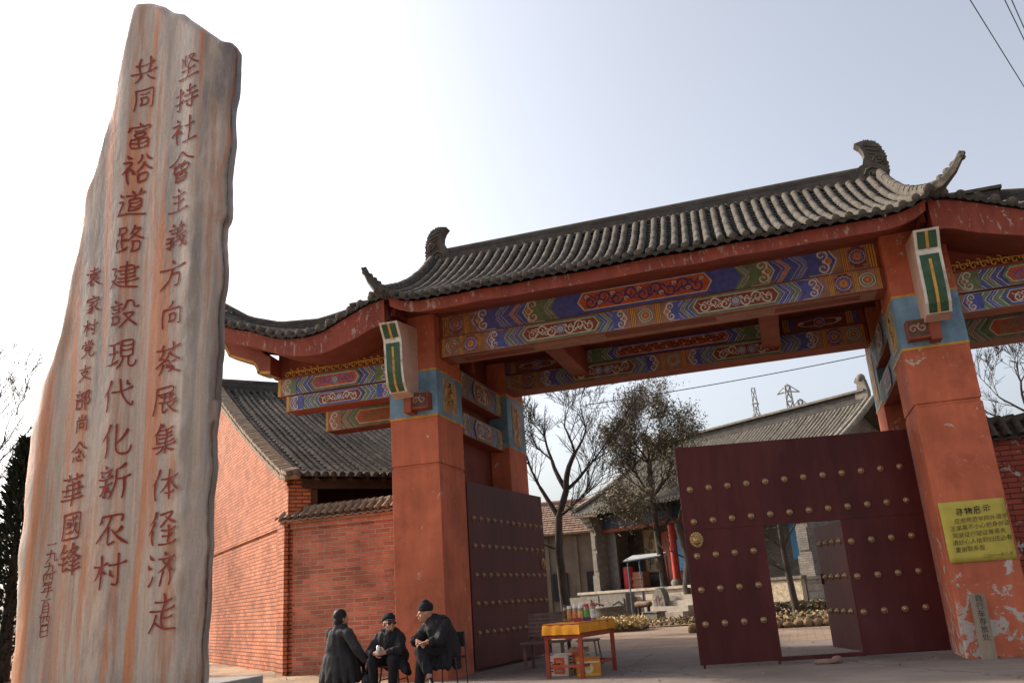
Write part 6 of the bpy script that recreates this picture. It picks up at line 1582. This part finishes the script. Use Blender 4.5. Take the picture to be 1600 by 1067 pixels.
for i, (u, v, cc, lb) in enumerate(((.86, .12, (.30, .03, .05), 'small red packet lying at the right of the jars'), (.98, .25, (.12, .03, .1), 'small purple packet lying at the right end of the cloth'))):
    c = on_table(u, v); t = MB(); t.obox(c+V3(0, 0, .035), (.9, .3, 0), (-.3, .9, 0), (0, 0, 1), .075, .05, .033); t.box(c.x-.03, c.y-.03, .977, c.x+.03, c.y+.03, .98, 1)
    tag(t.build('packet', [mat('packet_%s' % ('red' if i == 0 else 'purple'), cc, .4, .2, 9), LIDW], None, bevel=.008), lb, 'packet')
def carton(c, sx, sy, sz, rz, m, marks, label):
    t = thing('cardboard_box', c, label, 'box', 'boxes under the stall table'); c = Vector(c); x = V3(math.cos(rz), math.sin(rz), 0); y = V3(-x.y, x.x, 0)
    mb = MB(); mb.obox(c+V3(0, 0, sz), x, y, (0, 0, 1), sx, sy, sz, 0)
    p = Paint(mb, c-x*sx-y*(sy+.0005), x, (0, 0, 1), -y); marks(p, 2*sx, 2*sz)
    q = Paint(mb, c+x*(sx+.0005)-y*sy, y, (0, 0, 1), x); q.rect(.03, .05, 2*sy-.03, 2*sz-.05, 4, 1)
    for k in range(5): q.rect(.06, .1+k*.05, 2*sy-.06-.04*(k % 2), .12+k*.05, 5, 2)
    mb.build('carton', m+[CDK], t)
    mb = MB(); mb.obox(c+V3(0, 0, 2*sz+.008)+y*sy*.5, x, (y*.9+V3(0, 0, .2)).normalized(), (0, 0, 1), sx, sy*.45, .004); mb.build('flap', m[0], t)
KRAFT = mat('kraft_card', (.36, .22, .11), .85, .2, 5); CREAM = mat('cream_card', (.55, .45, .36), .8, .1, 5); ORC = mat('orange_print', (.62, .22, .03), .6, .1, 6); RDP = mat('red_print', (.5, .08, .05), .6, .1, 6)
def mk1(p, w, h):
    p.rect(w*.2, h*.1, w*.8, h*.9, 2, 1); p.disc(w*.5, h*.6, w*.18, 3, 2); p.rect(w*.3, h*.2, w*.7, h*.3, 1, 2)
    for k in range(4): p.rect(w*.03, h*(.2+.15*k), w*.16, h*(.26+.15*k), 5, 2)
def mk2(p, w, h):
    p.disc(w*.5, h*.5, h*.34, 3, 1); p.disc(w*.5, h*.5, h*.28, 2, 2); p.disc(w*.5, h*.5, h*.14, 3, 3); p.rect(w*.05, h*.08, w*.95, h*.18, 3, 1); p.rect(w*.05, h*.82, w*.95, h*.9, 2, 1)
carton((-4.28, 15.75, 0), .17, .15, .17, -.1, [CREAM, KRAFT, RDP, ORC, CREAM], mk1, 'cream and red printed box standing on end under the table')
carton((-3.72, 15.42, 0), .21, .18, .135, .25, [ORC, KRAFT, LIDW, mat('yellow_print', (.68, .42, .05), .6, .1, 6), CREAM], mk2, 'orange printed carton lying under the right of the table')
carton((-4.02, 15.98, 0), .17, .14, .21, .0, [KRAFT, KRAFT, RDP, ORC, CREAM], mk1, 'brown open carton behind the cream box under the table')
# slatted bench and stool behind the table
BW = mat('weathered_bench_wood', (.17, .11, .09), .8, .3, 5, bump=.004, bs=25, stretch=(1, .3, 1))
t = thing('slatted_bench', (-5.0, 17.6, 0), 'brown slatted wooden bench standing inside the left gate leaf', 'bench')
mb = MB()
for k in range(6): mb.obox((-5.02, 17.62+.012*k, .63+k*.078), (1, .12, 0), (0, .15, 1), (0, -1, .15), .42, .032, .012)
mb.build('backrest', BW, t)
mb = MB()
for k in range(5): mb.obox((-5.0, 17.1+.11*k, .50), (1, .12, 0), (-.12, 1, 0), (0, 0, 1), .46, .045, .015)
mb.build('seat', BW, t)
for x in (-5.4, -4.62):
    for y, z in ((17.12, .49), (17.66, 1.05)):
        mb = MB(); mb.box(x-.03, y-.03, 0, x+.03, y+.03, z); mb.build('leg', BW, t)
stool((-4.2, 17.6, 0), .5, .2, 'plain dark wooden stool behind the stall table', BW)
# ------------------------------------------------------------------ notice, leaning board, stone by the gate
NOT = mat('yellow_paper', (.47, .38, .07), .8, .12, 3, bump=.002, bs=8)
t = thing('paper_notice', (2.86, 15.57, 1.43), 'yellow handwritten paper notice pasted on the right gate pillar', 'notice')
mb = MB(); n = 10; x0, x1, z0, z1 = 2.37, 3.345, 1.45, 2.41; vs = []
for j in range(n+1):
    for i in range(n+1):
        vs.append((x0+(x1-x0)*i/n, 15.588-.006*mnoise.noise(Vector((i*.8, j*.8, 4)))-.004*(i in (0, n)), z0+(z1-z0)*j/n))
mb.add(vs, [(j*(n+1)+i, j*(n+1)+i+1, (j+1)*(n+1)+i+1, (j+1)*(n+1)+i) for j in range(n) for i in range(n)], 0, True)
o = mb.build('paper_sheet', NOT, t); o.modifiers.new('thick', 'SOLIDIFY').thickness = .002
mb = MB()
for k, ch in enumerate('寻物启示'):
    glyph(mb, ch, lambda a, b, k=k: V3(2.66+.135*k+a, 15.575, 2.23+.012*k+b), .125, .11, k)
mb.build('heading', CDK, t)
rows = ['应用师范学院外语学', '王某某不小心把身份证', '驾驶证行驶证等丢失', '请好心人拾到归还必有', '重谢联系我', '二〇一一年三月']
for r, (txt, xx) in enumerate(zip(rows, (2.55, 2.47, 2.48, 2.46, 2.48, 2.86))):
    mb = MB()
    vs, fs = print_text(txt, .09 if r < 5 else .065)
    mb.add([V3(xx+x*.98+.12*y, 15.576, 2.06-.112*r+y+.04*x+.004*math.sin(x*40)) for x, y in vs], fs)
    mb.build('handwritten_line', mat('faded_brush_ink', (.10, .08, .03), .8, .3, 9), t)
t = thing('wooden_board', (2.72, 15.4, 0), 'narrow grey wooden board with brush writing leaning on the right pillar', 'board')
mb = MB(); ax = V3(.03, .0, 1).normalized()
mb.obox((2.62, 15.42, .48), (1, 0, -.03), (0, 1, -.1), (.03, .1, 1), .11, .015, .48); mb.build('plank', mat('bleached_plank', (.27, .21, .15), .9, .3, 5, bump=.004, bs=30, stretch=(1, 1, .2), dirt=.2), t)
mb = MB()
vs_all = []
for k, ch in enumerate('自行车存放处'):
    vs, fs = print_text(ch, .11)
    mb.add([V3(2.56+x+.03*(.8-.115*k), 15.40+.1*(.84-.12*k+y-.48)-.0195, .86-.115*k+y) for x, y in vs], fs)
mb.build('brush_writing', CDK, t)
t = thing('loose_stone', (.25, 15.75, 0), 'small flat reddish stone on the concrete before the wicket opening', 'stone')
mb = MB(); mb.ball((.22, 15.78, .03), (.2, .1, .05), 10, 6); mb.ball((.42, 15.85, .05), (.1, .09, .07), 8, 6); remesh(mb, 'stone', mat('reddish_stone', (.25, .15, .12), .9, .3, 7, bump=.01, bs=20), t, .015, 2)
